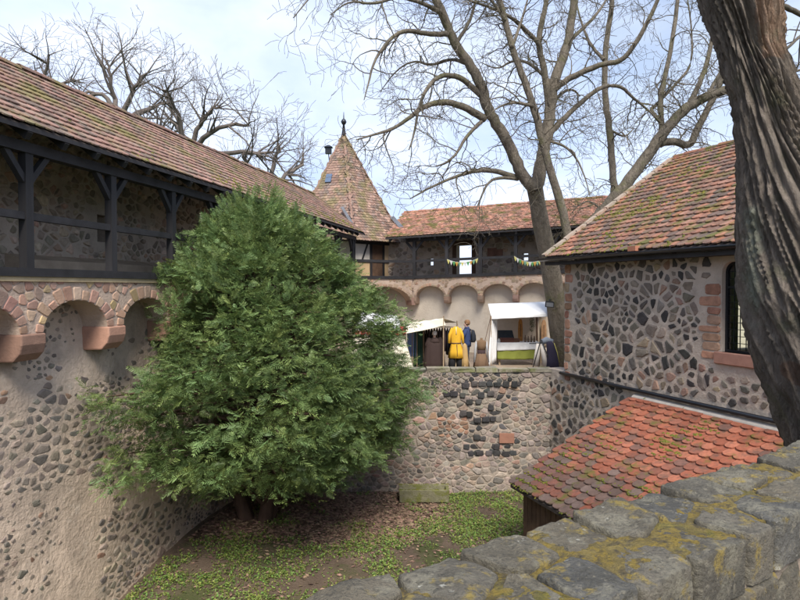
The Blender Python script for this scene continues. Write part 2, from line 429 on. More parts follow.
def moss_clumps(parent, pts, name='moss', mat=None, flat=.45):
    """pts: (position, normal, size); joined low cushions"""
    V, F = [], []
    for P, N, s in pts:
        N = Vector(N).normalized(); x = N.orthogonal().normalized(); y = N.cross(x); b = len(V); n = 7; a0 = random.random() * 6
        rr = [s * random.uniform(.6, 1.25) for _ in range(n)]
        for ring, (k, h) in enumerate(((1, -.05), (.8, .35), (.4, .55))):
            for i in range(n):
                a = a0 + 6.2832 * i / n; q = rr[i] * k * random.uniform(.85, 1.15)
                V.append(P + x * math.cos(a) * q + y * math.sin(a) * q + N * s * h * flat * 2 * random.uniform(.8, 1.2))
        V.append(P + N * s * .62 * flat * 2)
        for r in range(2):
            for i in range(n):
                F.append((b + r * n + i, b + r * n + (i + 1) % n, b + (r + 1) * n + (i + 1) % n, b + (r + 1) * n + i))
        for i in range(n): F.append((b + 2 * n + i, b + 2 * n + (i + 1) % n, b + 3 * n))
    o = ob(name, mk_mesh(name, V, F, mat or M['moss'], None, True), parent); o['kind'] = 'stuff'; return o
def sheet(fr, s0, s1, z0, z1, tf, ns, nz, name, mat, parent, hole=None):
    """gridded wall face t = tf(s, z)"""
    V, F = [], []
    for i in range(ns + 1):
        for j in range(nz + 1):
            s = s0 + (s1 - s0) * i / ns; z = z0 + (z1 - z0) * j / nz; V.append(fr.W(s, tf(s, z), z))
    for i in range(ns):
        for j in range(nz):
            a = i * (nz + 1) + j; F.append((a, a + nz + 1, a + nz + 2, a + 1))
    return ob(name, mk_mesh(name, V, F, mat, None, True), parent)

# ------------------------------------------------------------------ ground
GZ, TZ = -5.8, -2.95
LF = Fr((-7.33, 1.6), R(12.3), 1)                      # left curtain wall
FF_ = Fr((0, 27.9), R(110), 1, .03)                   # far gallery: runs right and nearer
BF = Fr((4.51, 16.5), R(159), 1)                       # right building's court wall
PF = Fr((0, 0), R(55.8), -1)                           # foreground parapet (t measured outward from the eye)
RF = Fr((-4.6, 17.0), R(89.3), 1)                      # terrace retaining wall
def gz(x, y):
    d = (-x * LF.n.x - y * LF.n.y)                     # distance across from the left wall's line
    k = max(0, min(1, (7.3 - (7.5 - (7.5 - d))) / 3)) if False else 0
    m = max(0.0, 1 - ((x + 3.5) ** 2 + (y - 14.2) ** 2) / 12.0)
    return GZ + .32 * m + .07 * mnoise.noise((x * .5, y * .5, 1)) + .03 * mnoise.noise((x * 1.7, y * 1.7, 4))
V, F = [], []; nx_, ny_ = 70, 66
for i in range(nx_ + 1):
    for j in range(ny_ + 1):
        x = -12 + 21 * i / nx_; y = -3 + 20.4 * j / ny_; V.append((x, y, gz(x, y)))
for i in range(nx_):
    for j in range(ny_):
        a = i * (ny_ + 1) + j; F.append((a, a + ny_ + 1, a + ny_ + 2, a + 1))
tag(ob('courtyard_ground', mk_mesh('courtyard_ground', V, F, M['soil'], None, True)), 'brown earth floor of the sunken courtyard', 'ground', kind='structure')
b = MB(); b.add([(-3000, -3000, -9), (3000, -3000, -9), (3000, 3000, -9), (-3000, 3000, -9)], [(0, 1, 2, 3)])
tag(b.build('terrain', M['field']), 'meadow land outside the castle walls', 'ground', kind='structure')
V, F = [], []
for i in range(41):
    for j in range(31):
        x = -7 + 26 * i / 40; y = 17.15 + 17 * j / 30; V.append((x, y, TZ + .03 * mnoise.noise((x, y, 2))))
for i in range(40):
    for j in range(30):
        a = i * 31 + j; F.append((a, a + 31, a + 32, a + 1))
tag(ob('terrace_ground', mk_mesh('terrace_ground', V, F, M['terrace'], None, True)), 'trodden earth terrace behind the retaining wall', 'ground', kind='structure')

# ------------------------------------------------------------------ arcade (corbel table)
def arcade(fr, cs, ztop, zs, za, cw, depth, cb, wall, limit, name_seed, nv=13, dr=.2, pal=None, cc=(.33, .205, .16), gap_first=True, stones=True, rise_pow=2.0, minpx=5.0, r=.14):
    """cs: corbel centres along s. Front face with arches, soffits, voussoirs, corbels, as parts of `wall`"""
    A = MB(); n = 14; pieces = []; PALX = pal or PAL_SAND
    def arch(s, a, b):
        m, h = (a + b) / 2, (b - a) / 2; u = min(1, abs(s - m) / h); return zs + (za - zs) * math.sqrt(max(0, 1 - u ** rise_pow))
    for k in range(len(cs) - 1):
        a, b = cs[k] + cw / 2, cs[k + 1] - cw / 2
        # pier strip above the corbel
        A.add([fr.W(cs[k] - cw / 2, 0, zs), fr.W(a, 0, zs), fr.W(a, 0, ztop), fr.W(cs[k] - cw / 2, 0, ztop)], [(0, 1, 2, 3)])
        V = []; F = []
        for i in range(n + 1):
            th = math.pi * (1 - i / n); s = (a + b) / 2 + (b - a) / 2 * math.cos(th); z = arch(s, a, b)
            V += [fr.W(s, 0, z), fr.W(s, 0, ztop), fr.W(s, -depth - .12, z)]
        for i in range(n):
            p = 3 * i; F += [(p, p + 3, p + 4, p + 1), (p, p + 2, p + 5, p + 3)]
        A.add(V, F)
        # voussoirs
        for i in range(nv):
            t0, t1 = math.pi * (1 - (i + .06) / nv), math.pi * (1 - (i + .94) / nv); m, h = (a + b) / 2, (b - a) / 2; H = za - zs
            o = dr * random.uniform(.55, 1.4)
            poly = [(m + h * math.cos(t0), zs + H * math.sin(t0)), (m + (h + o) * math.cos(t0), zs + (H + o) * math.sin(t0)),
                    (m + (h + o) * math.cos(t1), zs + (H + o) * math.sin(t1)), (m + h * math.cos(t1), zs + H * math.sin(t1))]
            vc = (sum(p[0] for p in poly) / 4, sum(p[1] for p in poly) / 4)
            if abs(vc[0] - m) > h + .12: continue
            q = []
            for j in range(4):
                p0, p1 = poly[j], poly[(j + 1) % 4]
                q += [(p0[0] + (p1[0] - p0[0]) * .12, p0[1] + (p1[1] - p0[1]) * .12), (p0[0] + (p1[0] - p0[0]) * .88, p0[1] + (p1[1] - p0[1]) * .88)]
            pieces.append(stone(q, fr, 0, .016, pick(PALX), .86))
    A.build('arcade_face', M['arc_mortar'], wall)
    def ok(s, z):
        for k in range(len(cs) - 1):
            if cs[k] <= s <= cs[k + 1]:
                a, b = cs[k] + cw / 2, cs[k + 1] - cw / 2
                if s < a or s > b: return z > zs + .06
                m, h = (a + b) / 2, (b - a) / 2; u = (s - m) / (h + .2); v = (z - zs) / (za - zs + .2)
                return u * u + v * v > 1.0
        return False
    if stones:
        pts = poisson(cs[0], cs[-1], zs, ztop - .02, r, 1.0, ok)
        for x, z, q in voronoi(pts, .02, r, bounds=(cs[0], cs[-1], zs, ztop - .015), cut=.16, jit=.08):
            if all(ok(*p) for p in q): pieces.append(stone(q, fr, 0, .014, pick(PALX), .86))
    cm = None
    for c in cs[:-1]:
        P = []
        for t, z in ((-depth - .1, zs + .0), (.045, zs), (.045, zs - .16), (.0, zs - .3), (-.12, cb), (-depth - .1, cb - .02)):
            P.append((t, z))
        V = [fr.W(c - cw / 2 - .02, t, z) for t, z in P] + [fr.W(c + cw / 2 + .02, t, z) for t, z in P]; k = len(P)
        F = [tuple(range(k)), tuple(range(2 * k - 1, k - 1, -1))] + [(i, i + k, (i + 1) % k + k, (i + 1) % k) for i in range(k)]
        me = mk_mesh('corbel', V, F, M['sandstone'], pick([(1, cc)]))
        o = ob('corbel', me, wall); bv = o.modifiers.new('bevel', 'BEVEL'); bv.width = .025; bv.segments = 2
    emit(wall, 'sandstone', 'small_sandstones', pieces, M['sandstone'], limit, in_yew if fr is LF else None, minpx)

# ------------------------------------------------------------------ left curtain wall
wallL = thing('curtain_wall', 'long rubble curtain wall with pink arched corbel table beside the evergreen', 'wall', LF.W(12, -.8, GZ))
def tL(s, z):
    base = -.5 if z > -1 else -.5 + (-1 - z) / 4.8 * .5
    return base + .05 * mnoise.noise((s * .6, z * .6, 5)) + .022 * mnoise.noise((s * 2.2, z * 2.2, 8))
sheet(LF, -2, 28, GZ - .4, .15, lambda s, z: tL(s, z) + .009 * mnoise.noise((s * 9, z * 9, 1)) + .006 * mnoise.noise((s * 23, z * 23, 1)), 520, 104, 'wall_face', M['mortar_plaster'], wallL)
b = MB(); b.fbox(LF, -2, 28, -2.2, -.62, GZ - .4, -.02); b.build('wall_core', M['mortar_plaster'], wallL)
pieces = []
pts = poisson(4.5, 17.0, GZ + .0, -.12, .16, 1.5, vary=.6)
for x, z, q in voronoi(pts, .016, .16, 1.5, cut=.2, shrink=.42, drop=.22, jit=.18):
    k = mnoise.noise((x * .45, z * .5, 11)) + .5 * mnoise.noise((x * 1.3, z * 1.3, 2)); low = max(0, (-4.6 - z)) * .5
    band = .45 * math.exp(-((z + 1.9 + .12 * (x - 8)) / 1.0) ** 2) + (.3 if z < -4.4 else 0) - (.35 if -4.3 < z < -3.3 else 0)
    if k * 2.0 + low * .6 + band * 1.3 - .3 < random.uniform(-.25, .3): continue
    pieces.append(stone(q, LF, tL(x, z), random.uniform(.004, .018), pick(PAL_WALL), .68))
pts = poisson(4.5, 16.0, GZ + .0, -.1, .10, 1.2)
for x, z, q in voronoi(pts, .02, .10, 1.2, cut=.22, shrink=.55, jit=.2):
    k = mnoise.noise((x * .6, z * .6, 31))
    if k < random.uniform(-.05, .5): continue
    pieces.append(stone(q, LF, tL(x, z), random.uniform(.004, .014), pick(PAL_WALL), .72))
emit(wallL, 'stone', 'small_stones', pieces, M['stone'], 300, in_yew)
PS = 1.91; posts = [7.85 + PS * k for k in range(-4, 10)]
arcade(LF, posts, .15, -.72, -.22, .44, .5, -1.14, wallL, 300, 1)
coping = MB(); coping.fbox(LF, -2, 25.6, -.5, .035, .085, .16); coping.build('coping_course', simple('yellowish_sandstone', (.46, .36, .22), .9, .3, 3, bump=.5), wallL)

# ------------------------------------------------------------------ timber galleries
def gallery(name, label, fr, s0, s1, posts, zb, zr, zp, eave_t, eave_z, ridge_t, ridge_z, pal, mat, rear_t, limit, openings=(), occl=None, seed=1, roof_s=None, stones_rng=None):
    g = thing(name, label, 'gallery', fr.W((s0 + s1) / 2, -1, zb))
    b = MB(); b.fbox(fr, s0, s1, -.14, .06, zb, zb + .13); b.build('sill_beam', M['dark_wood_h'], g)
    b = MB(); b.fbox(fr, s0, s1, rear_t, -.145, zb - .1, zb + .02); b.build('walkway_floor', M['brown_wood'], g)
    b = MB(); b.fbox(fr, s0, s1, -.12, -.02, zr, zr + .115); b.build('hand_rail', M['dark_wood_h'], g)
    b = MB(); b.fbox(fr, s0, s1, -.16, .02, zp, zp + .16); b.build('wall_plate', M['dark_wood_h'], g)
    for p in posts:
        if not s0 <= p <= s1: continue
        b = MB(); b.fbox(fr, p - .072, p + .072, -.145, -.003, zb + .13, zp); po = b.build('post', M['dark_wood'], g)
        for sg in (-1, 1):
            b = MB(); b.beam(fr.W(p + sg * .05, -.075, zp - .42), fr.W(p + sg * .4, -.075, zp + .02), .09, .1, fr.n); b.build('brace', M['dark_wood'], po)
    # rear wall with real openings
    zt = zp + .95; s0 = s0 - (1.6 if fr is FF_ else 0); cuts = sorted({s0, s1, *[v for o in openings for v in o[:2]]}); b = MB()
    for a, c in zip(cuts, cuts[1:]):
        op = [o for o in openings if o[0] <= a and o[1] >= c]
        if not op: b.fbox(fr, a, c, rear_t - .6, rear_t, zb - .3, zt)
        else:
            b.fbox(fr, a, c, rear_t - .6, rear_t, zb - .3, op[0][2]); b.fbox(fr, a, c, rear_t - .6, rear_t, op[0][3], zt)
    rw = b.build('rear_wall', M['mortar'], g)
    if stones_rng:
        a0, a1, rr, lim = stones_rng; pc = []
        def ok(s, z): return not any(o[0] - .1 < s < o[1] + .1 and o[2] - .1 < z < o[3] + .1 for o in openings)
        for x, z, q in voronoi(poisson(a0, a1, zb - .1, zt, rr, 1.3, ok), .02, rr, 1.3, bounds=(a0, a1, zb, zt), cut=.2, shrink=.3, drop=.12, jit=.15):
            if all(ok(*p) for p in q) and random.random() < .85: pc.append(stone(q, fr, rear_t, random.uniform(.01, .05), pick(PAL_GAL), .75))
        emit(rw, 'stone', 'small_stones', pc, M['stone'], lim, occl)
    # roof
    ra, rb = roof_s or (s0, s1); O = fr.W(ra, eave_t, eave_z); O2 = fr.W(rb, eave_t, eave_z); T = fr.W(ra, ridge_t, ridge_z)
    U = (O2 - O); V = (T - O); T2 = fr.W(rb, ridge_t, ridge_z); B1 = fr.W(ra, 2 * ridge_t - eave_t, eave_z); B2 = fr.W(rb, 2 * ridge_t - eave_t, eave_z)
    N = U.cross(V).normalized(); N = -N if N.z < 0 else N
    b = MB(); dz = Vector((0, 0, -.07))
    b.hexa([O + dz, O2 + dz, T2 + dz, T + dz, O, O2, T2, T]); b.hexa([T + dz, T2 + dz, B2 + dz, B1 + dz, T, T2, B2, B1])
    roof = b.build('roof', M['deck'], g)
    tile_roof(roof, mat, O, U, V, U.length, V.length, *((.195, .225) if fr is LF else (.19, .19)), pal, 'beaver', limit, th=.022, seed=seed, occl=occl)
    ridge_tiles(roof, T + Vector((0, 0, .0)), T2, mat, pal, .38, .12, seed=seed)
    # rafters
    rm = None; n = int((rb - ra) / .72)
    for i in range(n):
        s = ra + .2 + i * .72
        p = fr.W(s, eave_t - .03, eave_z - .14); q = fr.W(s, ridge_t, ridge_z - .14)
        if rm is None:
            b = MB(); b.beam((0, 0, 0), q - p, .09, .12, (0, 0, 1)); rm = mk_mesh('rafter', b.v, b.f, M['dark_wood'])
        ob('rafter', rm, roof, p)
    b = MB(); b.beam(fr.W(ra, eave_t - .01, eave_z - .05), fr.W(rb, eave_t - .01, eave_z - .03), .025, .06, (0, 0, 1)); b.build('eave_board', M['dark_wood_h'], roof)
    return g, roof, N
PAL_ROOF_L = [(.23, .135, .11), (.27, .16, .13), (.19, .125, .105), (.22, .15, .12), (.17, .125, .105), (.29, .175, .14), (.21, .16, .125), (.24, .14, .115)]
gl, roofL, NL = gallery('roofed_gallery', 'dark timber gallery under mossy tiled roof, on top of the curtain wall', LF, -2, 25.4, posts, .16, 1.03, 2.04, .3, 2.36, -2.1, 4.16,
        PAL_ROOF_L, M['tile_mossy'], -1.85, 300, [(6.0, 6.55, 1.05, 1.55), (11.6, 12.05, 1.0, 1.6)], None, 5, stones_rng=(3, 19, .165, 250), roof_s=(-2, 25.8))
# closed backs of the wall slits in the near gallery (blind niches)
b = MB(); b.fbox(LF, 5.8, 6.75, -2.5, -2.42, .9, 1.8); b.fbox(LF, 11.4, 12.2, -2.5, -2.42, .9, 1.8); b.build('niche_back', M['brown_wood'], gl)
for a, c in ((9.2, 13.0), (13.06, 17.5)):
    b = MB(); b.hexa([LF.W(a, -1.36, .2), LF.W(c, -1.36, .2), LF.W(c, -1.86, .2), LF.W(a, -1.86, .2),
                      LF.W(a, -1.4, .5), LF.W(c, -1.4, .5), LF.W(c, -1.86, .62), LF.W(a, -1.86, .62)])
    b.build('stone_ledge', simple('tan_stone', (.36, .29, .22), .9, .25, 3, bump=.5), gl)
moss = []
for _ in range(500):
    s = random.uniform(9, 25.5); q = min(2.9, abs(random.gauss(0, .55))); f = q / 3.0
    if mnoise.noise((s * .5, q, 3)) + (s - 14) * .05 - f * .4 < random.uniform(-.2, .5): continue
    moss.append((LF.W(s, .3 - 2.4 * f, 2.36 + 1.8 * f) + NL * .035, NL, random.uniform(.02, .055)))
moss_clumps(roofL, moss)

# ------------------------------------------------------------------ far wall and gallery
wallF = thing('castle_wall', 'cream plastered castle wall with round arched corbel table behind the stalls', 'wall', FF_.W(6, -.8, TZ))
def tF(s, z): return -.45 + .03 * mnoise.noise((s * .5, z * .5, 15))
sheet(FF_, -3, 16, TZ - .4, .5, tF, 90, 20, 'plaster_face', M['plaster'], wallF)
b = MB(); b.fbox(FF_, -3, 16, -2.4, -.55, TZ - .6, .25); b.build('wall_core', M['plaster'], wallF)
cF = [.68 + 1.54 * k for k in range(0, 11)]
PAL_FARC = [(3, (.40, .31, .24)), (2, (.46, .37, .29)), (2, (.36, .25, .19)), (1, (.31, .25, .20))]
arcade(FF_, cF, .36, -.5, .0, .2, .42, -.8, wallF, 200, 2, 17, .12, PAL_FARC, (.27, .20, .165), minpx=5, r=.13)
CF = Fr(LF.W(25.25, 0, 0).xy, math.atan2(FF_.W(.68, 0, 0).x - LF.W(25.25, 0, 0).x, FF_.W(.68, 0, 0).y - LF.W(25.25, 0, 0).y), 1)
cl = (FF_.W(.68, 0, 0) - LF.W(25.25, 0, 0)).xy.length
arcade(CF, [.0, cl - .02], .36, -.85, .02, .14, .45, -1.1, wallF, 60, 3, 17, .13, PAL_FARC, r=.13)
b = MB(); b.fbox(CF, cl - .14, cl + .06, -.45, .03, -.82, -.48); b.build('corner_corbel', simple('corbel_stone', (.32, .2, .16), .9, .2), wallF)
Y_ROOF = [(.36, .17, .12), (.40, .20, .14), (.31, .16, .115), (.35, .2, .145), (.28, .15, .11), (.42, .23, .17)]
def sF(px, t=0.0):   # pixel column -> s on the far frame at offset t
    u = (px - 400) / FPX; a = FF_.o + FF_.n * t
    return (u * a.y - a.x) / (FF_.d.x - u * FF_.d.y)
opn = [(sF(456.5, -1.75), sF(471.5, -1.75), .45, 1.92), (sF(427.3, -1.75), sF(433.3, -1.75), 1.02, 1.36), (sF(522, -1.75), sF(528, -1.75), 1.05, 1.4)]
gf, roofF, NF = gallery('roofed_gallery', 'dark timber gallery with red tiled roof and bright doorway, above the market stalls', FF_, .3, 15.5, [.68 + 1.54 * k for k in range(0, 10)], .36, 1.1, 2.06,
        .32, 2.28, -2.3, 3.72, Y_ROOF, M['tile'], -1.75, 300, opn, None, 9, stones_rng=(-1.3, 9, .2, 150), roof_s=(-.6, 15.8))
b = MB()
o0 = opn[0]
for s in (o0[0] - .1, o0[1] + .1): b.fbox(FF_, s - .09, s + .09, -1.76, -1.69, .42, 2.02)
b.fbox(FF_, o0[0] - .19, o0[1] + .19, -1.76, -1.685, 1.925, 2.1); b.build('doorway_frame', M['brown_wood'], gf)
for (px, z0, z1) in ((492, 1.3, 1.7), (498, 1.3, 1.62)):
    s = sF(px, -1.75); b = MB(); b.fbox(FF_, s - .22, s + .22, -1.76, -1.70, z0, z1); b.build('brick_patch', simple('reddish_stone', (.22, .12, .09), .9, .3), gf)
# chamfered corner of the walk
b = MB(); b.fbox(CF, -.05, cl + .05, -.14, .05, .36, .49); b.build('sill_beam', M['dark_wood_h'], gf)
b = MB(); b.fbox(CF, -.05, cl, -.12, -.02, 1.1, 1.21); b.build('hand_rail', M['dark_wood_h'], gf)
p0, p1 = LF.W(25.2, -.1, 0), FF_.W(.68, -.1, 0)
b = MB(); b.add([Vector((p.x, p.y, .34)) for p in (p0, p1, FF_.W(.7, -2, 0), Vector((-2.9, 31, 0)), LF.W(25.2, -2, 0))], [(0, 1, 2, 3, 4)]); b.build('walkway_floor', M['brown_wood'], gf)

# ------------------------------------------------------------------ corner tower
TC = Vector((-2.87, 31.0, 0))
tower = thing('corner_tower', 'six-sided stair tower with steep tiled spire where the two galleries meet', 'tower', (TC.x, TC.y, TZ))
def hexp(r, k, z, th=13.5): a = R(th + 60 * k); return Vector((TC.x + r * math.sin(a), TC.y - r * math.cos(a), z))
b = MB(); b.rings([[hexp(2.66, k, z) for k in range(6)] for z in (TZ - .5, 2.3)]); body = b.build('tower_wall', M['plaster'], tower)
# half timbered face between corner 0 and corner 1
e0, e1 = hexp(2.66, 0, 0), hexp(2.66, 1, 0); HFr = Fr(e0.xy, math.atan2(e1.x - e0.x, e1.y - e0.y), 1); hl = (e1 - e0).length
HFr.n = HFr.n if HFr.n.y < 0 else -HFr.n
b = MB(); b.fbox(HFr, .42 * hl, .70 * hl, .0, .05, .36, 2.1); dr = b.build('door', M['brown_wood'], body)
for a, w in ((0, .14), (.40 * hl, .13), (.70 * hl, .13), (hl - .12, .14)):
    b = MB(); b.fbox(HFr, a, a + w, .0, .075, .36, 2.2); b.build('timber_post', M['dark_wood'], body)
b = MB(); b.fbox(HFr, .0, hl, .0, .07, 1.18, 1.3); b.build('timber_rail', M['dark_wood_h'], body)
b = MB(); b.fbox(HFr, .0, hl, .0, .08, 2.05, 2.2); b.build('timber_plate', M['dark_wood_h'], body)
b = MB(); b.beam(HFr.W(.22 * hl, .03, 1.3), HFr.W(.34 * hl, .03, 2.05), .08, .06, HFr.n); b.build('timber_strut', M['dark_wood'], body)
for (a, c, z0, z1, cc) in ((.14, .4 * hl, 1.3, 2.05, (.62, .58, .53)), (.14, .4 * hl, .4, 1.18, (.55, .40, .24)), (.7 * hl + .13, hl - .12, .4, 1.18, (.55, .40, .24)), (.7 * hl + .13, hl - .12, 1.3, 2.05, (.56, .42, .27))):
    b = MB(); b.fbox(HFr, a, c, .0, .03, z0, z1); b.build('infill_panel', simple('infill', cc, .95, .12, 3, bump=.2), body)
# spire: steep pyramid with a flared foot
APX = Vector((TC.x, TC.y, 7.72)); prof = [(3.32, 2.16), (2.62, 3.2), (0.03, 7.72)]
b = MB(); b.rings([[hexp(r, k, z) for k in range(6)] for r, z in prof]); spire = b.build('spire', M['deck'], tower)
PAL_T = [(.22, .14, .115), (.26, .17, .135), (.19, .135, .115), (.24, .15, .12), (.29, .19, .15), (.17, .13, .115)]
M['tile_tower'] = surf('weathered_spire_tile', None, .92, 10, .3, .4, 60, .006, over=(((.33, .30, .27), 5, .58, .68, .55), (( .15, .15, .05), 1.0, .5, .62, .55)))
for k in range(6):
    for (ra, za), (rb, zb_) in zip(prof, prof[1:]):
        A, B, C_, D_ = hexp(ra, k, za), hexp(ra, k + 1, za), hexp(rb, k, zb_), hexp(rb, k + 1, zb_)
        U = B - A; mid0, mid1 = (A + B) / 2, (C_ + D_) / 2; V = mid1 - mid0; wa, wb, sl = U.length, (D_ - C_).length, V.length
        if k in (2, 3, 4): continue
        tile_roof(spire, M['tile_tower'], A, U, V, wa, sl, .18, .15, PAL_T, 'beaver', 0, lambda s, q: abs(s - wa / 2) < (wa + (wb - wa) * q / sl) / 2 + .03, seed=20 + k, rest='spire_tiles')
for k in (-1, 0, 1, 2):
    ridge_tiles(spire, hexp(3.32, k, 2.2), hexp(2.62, k, 3.22), M['tile_tower'], PAL_T, .28, .075, 'hip_tile')
    ridge_tiles(spire, hexp(2.62, k, 3.22), hexp(.06, k, 7.72), M['tile_tower'], PAL_T, .28, .075, 'hip_tile')
b = MB(); b.tube([APX + Vector((0, 0, z)) for z in (-.25, .15, .55, .58, .70, .82, .86, 1.2)], [.16, .1, .05, .09, .15, .09, .03, .012], 10); b.build('finial', M['metal'], tower, True)
q0, q1 = hexp(2.62, -1, 3.2), hexp(2.62, 0, 3.2)
c = (hexp(.03, 0, 7.72) - (q0 + q1) / 2) * .47 + (q0 + q1) / 2 + (q0 - q1).normalized() * .3
dd = (q1 - q0).normalized(); uu = (APX - (q0 + q1) / 2).normalized(); nn = dd.cross(uu); nn = nn if nn.y < 0 else -nn
b = MB(); b.hexa([c + dd * x + uu * y + nn * z for z in (.02, .1) for x, y in ((-.15, -.24), (.15, -.24), (.15, .24), (-.15, .24))]); b.build('roof_hatch', simple('bluish_glass', (.10, .14, .22), .25, .05), spire)
b = MB(); lp = pt(328.5, 150, 31.5); b.tube([lp + Vector((.15, .3, -1.7)), lp + Vector((0, 0, -.2))], .025, 6)
b.box(lp - Vector((.16, .12, .2)), lp + Vector((.16, .12, .12))); b.rings([[lp + Vector((x * r, y * r, z)) for x, y in ((-1, -1), (1, -1), (1, 1), (-1, 1))] for r, z in ((.22, .125), (.05, .25))]); b.build('lantern', M['metal'], tower)
# lead flashing strips at the two valleys
b = MB(); b.beam(pt(342, 207, 28.6), pt(357, 232, 27.2), .13, .04, (0, -1, .6)); b.build('flashing', M['lead'], roofL)
b = MB(); b.beam(pt(392, 217, 29.6), pt(409, 236, 27.7), .2, .04, (0, -1, .6)); b.build('flashing', M['lead'], roofF)
# ------------------------------------------------------------------ retaining wall of the terrace
RT = -2.38; rl = 8.95
ret = thing('retaining_wall', 'old rubble retaining wall with patch of black basalt blocks, below the market', 'wall', RF.W(4, 0, GZ))
def tR(s, z): return .04 * mnoise.noise((s * .7, z * .7, 21)) + .02 * mnoise.noise((s * 2.5, z * 2.5, 22)) + max(0, -4.6 - z) * .06
sheet(RF, 0, rl, GZ - .3, RT - .02, tR, 90, 40, 'wall_face', M['mortar_dark'], ret)
b = MB(); b.fbox(RF, -.3, rl, -.36, -.07, GZ - .4, RT - .03); b.build('wall_core', M['mortar_dark'], ret)
pieces = []
def sR(px): return (px - 400) / FPX * 17.0 + 4.6
for x, z, q in voronoi(poisson(.1, rl - .05, GZ - .05, RT - .04, .14, 1.4, vary=.6), .012, .14, 1.4, bounds=(.05, rl - .02, GZ - .1, RT - .03), cut=.2, shrink=.2, drop=.2, jit=.15):
    p = proj(RF.W(x, 0, z)); bas = 452 < p[0] < 520 and 372 < p[1] < 458
    red = 432 < p[0] < 470 and 415 < p[1] < 436
    t = pick(PAL_BAS) if bas and random.random() < .12 else (pick([(1, (.30, .19, .145))]) if red and random.random() < .6 else pick(PAL_RET))
    if p[1] < 384 and 430 < p[0] < 530 and random.random() < .3: t = pick(PAL_BAS)
    pieces.append(stone(q, RF, tR(x, z), random.uniform(.008, .034), t, .76))
for py, xs in ((385, range(466, 516, 8)), (395, (447, 455, 463, 482, 491)), (402, (469, 479)), (408, (491,)), (414, (463, 470)), (420, (478, 486, 493)), (439, (477, 484)), (447, (466, 497)), (454, (471, 480, 489, 497, 506, 514))):
    for px in xs:
        P = pt(px + random.uniform(-1, 1), py + random.uniform(-1, 1), 17.0); s_ = P.x + 4.6; w_, h_ = random.uniform(.08, .11), random.uniform(.06, .085)
        j = lambda: random.uniform(-.015, .015)
        q = [(s_ - w_ + .02, P.z - h_ + j()), (s_ + w_ - .02, P.z - h_ + j()), (s_ + w_ + j(), P.z - h_ + .02), (s_ + w_ + j(), P.z + h_ - .02), (s_ + w_ - .02, P.z + h_ + j()), (s_ - w_ + .02, P.z + h_ + j()), (s_ - w_ + j(), P.z + h_ - .02), (s_ - w_ + j(), P.z - h_ + .02)]
        pieces.append(stone(q, RF, .035, .025, pick(PAL_BAS[:2]), .85, .09))
emit(ret, 'stone', 'small_stones', pieces, M['stone'], 300, in_yew, 5)
x0 = sR(500); b = MB(); b.fbox(RF, x0, x0 + .42, .02, .085, -4.42, -4.15, ); o = b.build('stone', simple('red_block', (.30, .15, .105), .9, .2, bump=.5), ret)
cope = []
s = 0
k = 0
while s < rl - .1:
    w = random.uniform(.45, .95); w = min(w, rl - s)
    V = []
    for z in (RT - .03, RT + random.uniform(.05, .085)):
        for a, t in ((s + .012, .05), (s + w - .012, .05), (s + w - .012, -.38), (s + .012, -.38)): V.append(RF.W(a, t + random.uniform(-.03, .03), z + random.uniform(-.012, .012)))
    cope.append(dict(v=V, f=[(3, 2, 1, 0), (4, 5, 6, 7), (0, 1, 5, 4), (1, 2, 6, 5), (2, 3, 7, 6), (3, 0, 4, 7)], t=random.choice([(.22, .2, .16), (.27, .24, .19), (.19, .19, .15)]))); s += w
M['cope'] = surf('mossy_coping', None, .95, 4, .3, .9, 20, .03, over=(((.13, .14, .05), 2.2, .5, .62, .8),))
emit(ret, 'coping_stone', 'small_coping', cope, M['cope'], 40)

# ------------------------------------------------------------------ right building
bld = thing('stone_building', 'stone house with tiled gable roof, black gutter and leaded window', 'building', BF.W(5, -4, TZ))
BT = .70; WIN = (5.0, 6.15, -1.27, .49)
wb = MB(); E = 10.5
def wallq(a, c, z0, z1): wb.fbox(BF, a, c, -.45, 0, z0, z1)
wallq(0, WIN[0], GZ - .3, BT); wallq(WIN[1], E, GZ - .3, BT); wallq(WIN[0], WIN[1], GZ - .3, WIN[2]); wallq(WIN[0], WIN[1], WIN[3], BT)
wb.fbox(BF, -.85, 0, -.5, 0, GZ - .3, RT + .06)
wallb = wb.build('wall', M['mortar'], bld)
# gable end, rear wall (with a window opposite), far end, floor, ceiling
D = 8.6; RZ = 3.92; gm = MB()
for t0_, t1_, z0_, z1_ in ((-3.6, -.45, GZ, .75), (-7.6, -3.6, GZ, -1.9), (-7.6, -3.6, .6, .75), (-D, -7.6, GZ, .75)): gm.fbox(BF, 0, .4, t0_, t1_, z0_, z1_)
for a in (0.0, E - .4):
    P = [(-.45, .75 if a == 0 else GZ), (-D, .75 if a == 0 else GZ), (-D + .02, .78), (-4.3, RZ - .15), (-.47, 1.0)]; k = len(P)
    V = [BF.W(a, t, z) for t, z in P] + [BF.W(a + .4, t, z) for t, z in P]
    gm.add(V, [tuple(range(k)), tuple(range(2 * k - 1, k - 1, -1))] + [(i, i + k, (i + 1) % k + k, (i + 1) % k) for i in range(k)])
for a, c, z0, z1 in ((.4, 1.2, -3, .75), (1.2, 2.3, -3, -1.5), (1.2, 2.3, .3, .75), (2.3, 3.1, -3, .75), (3.1, 4.2, -3, -1.5), (3.1, 4.2, .3, .75), (4.2, E - .4, -3, .75)): gm.fbox(BF, a, c, -D, -D + .4, z0, z1)
gm.build('gable_and_rear_wall', M['mortar'], bld)
rm = MB(); rm.fbox(BF, .41, E - .41, -D + .41, -.46, -2.75, -2.6); rm.fbox(BF, .41, E - .41, -D + .41, -.46, .78, .85); rm.build('floor_and_ceiling', simple('interior_plaster', (.5, .46, .4), .9), bld)
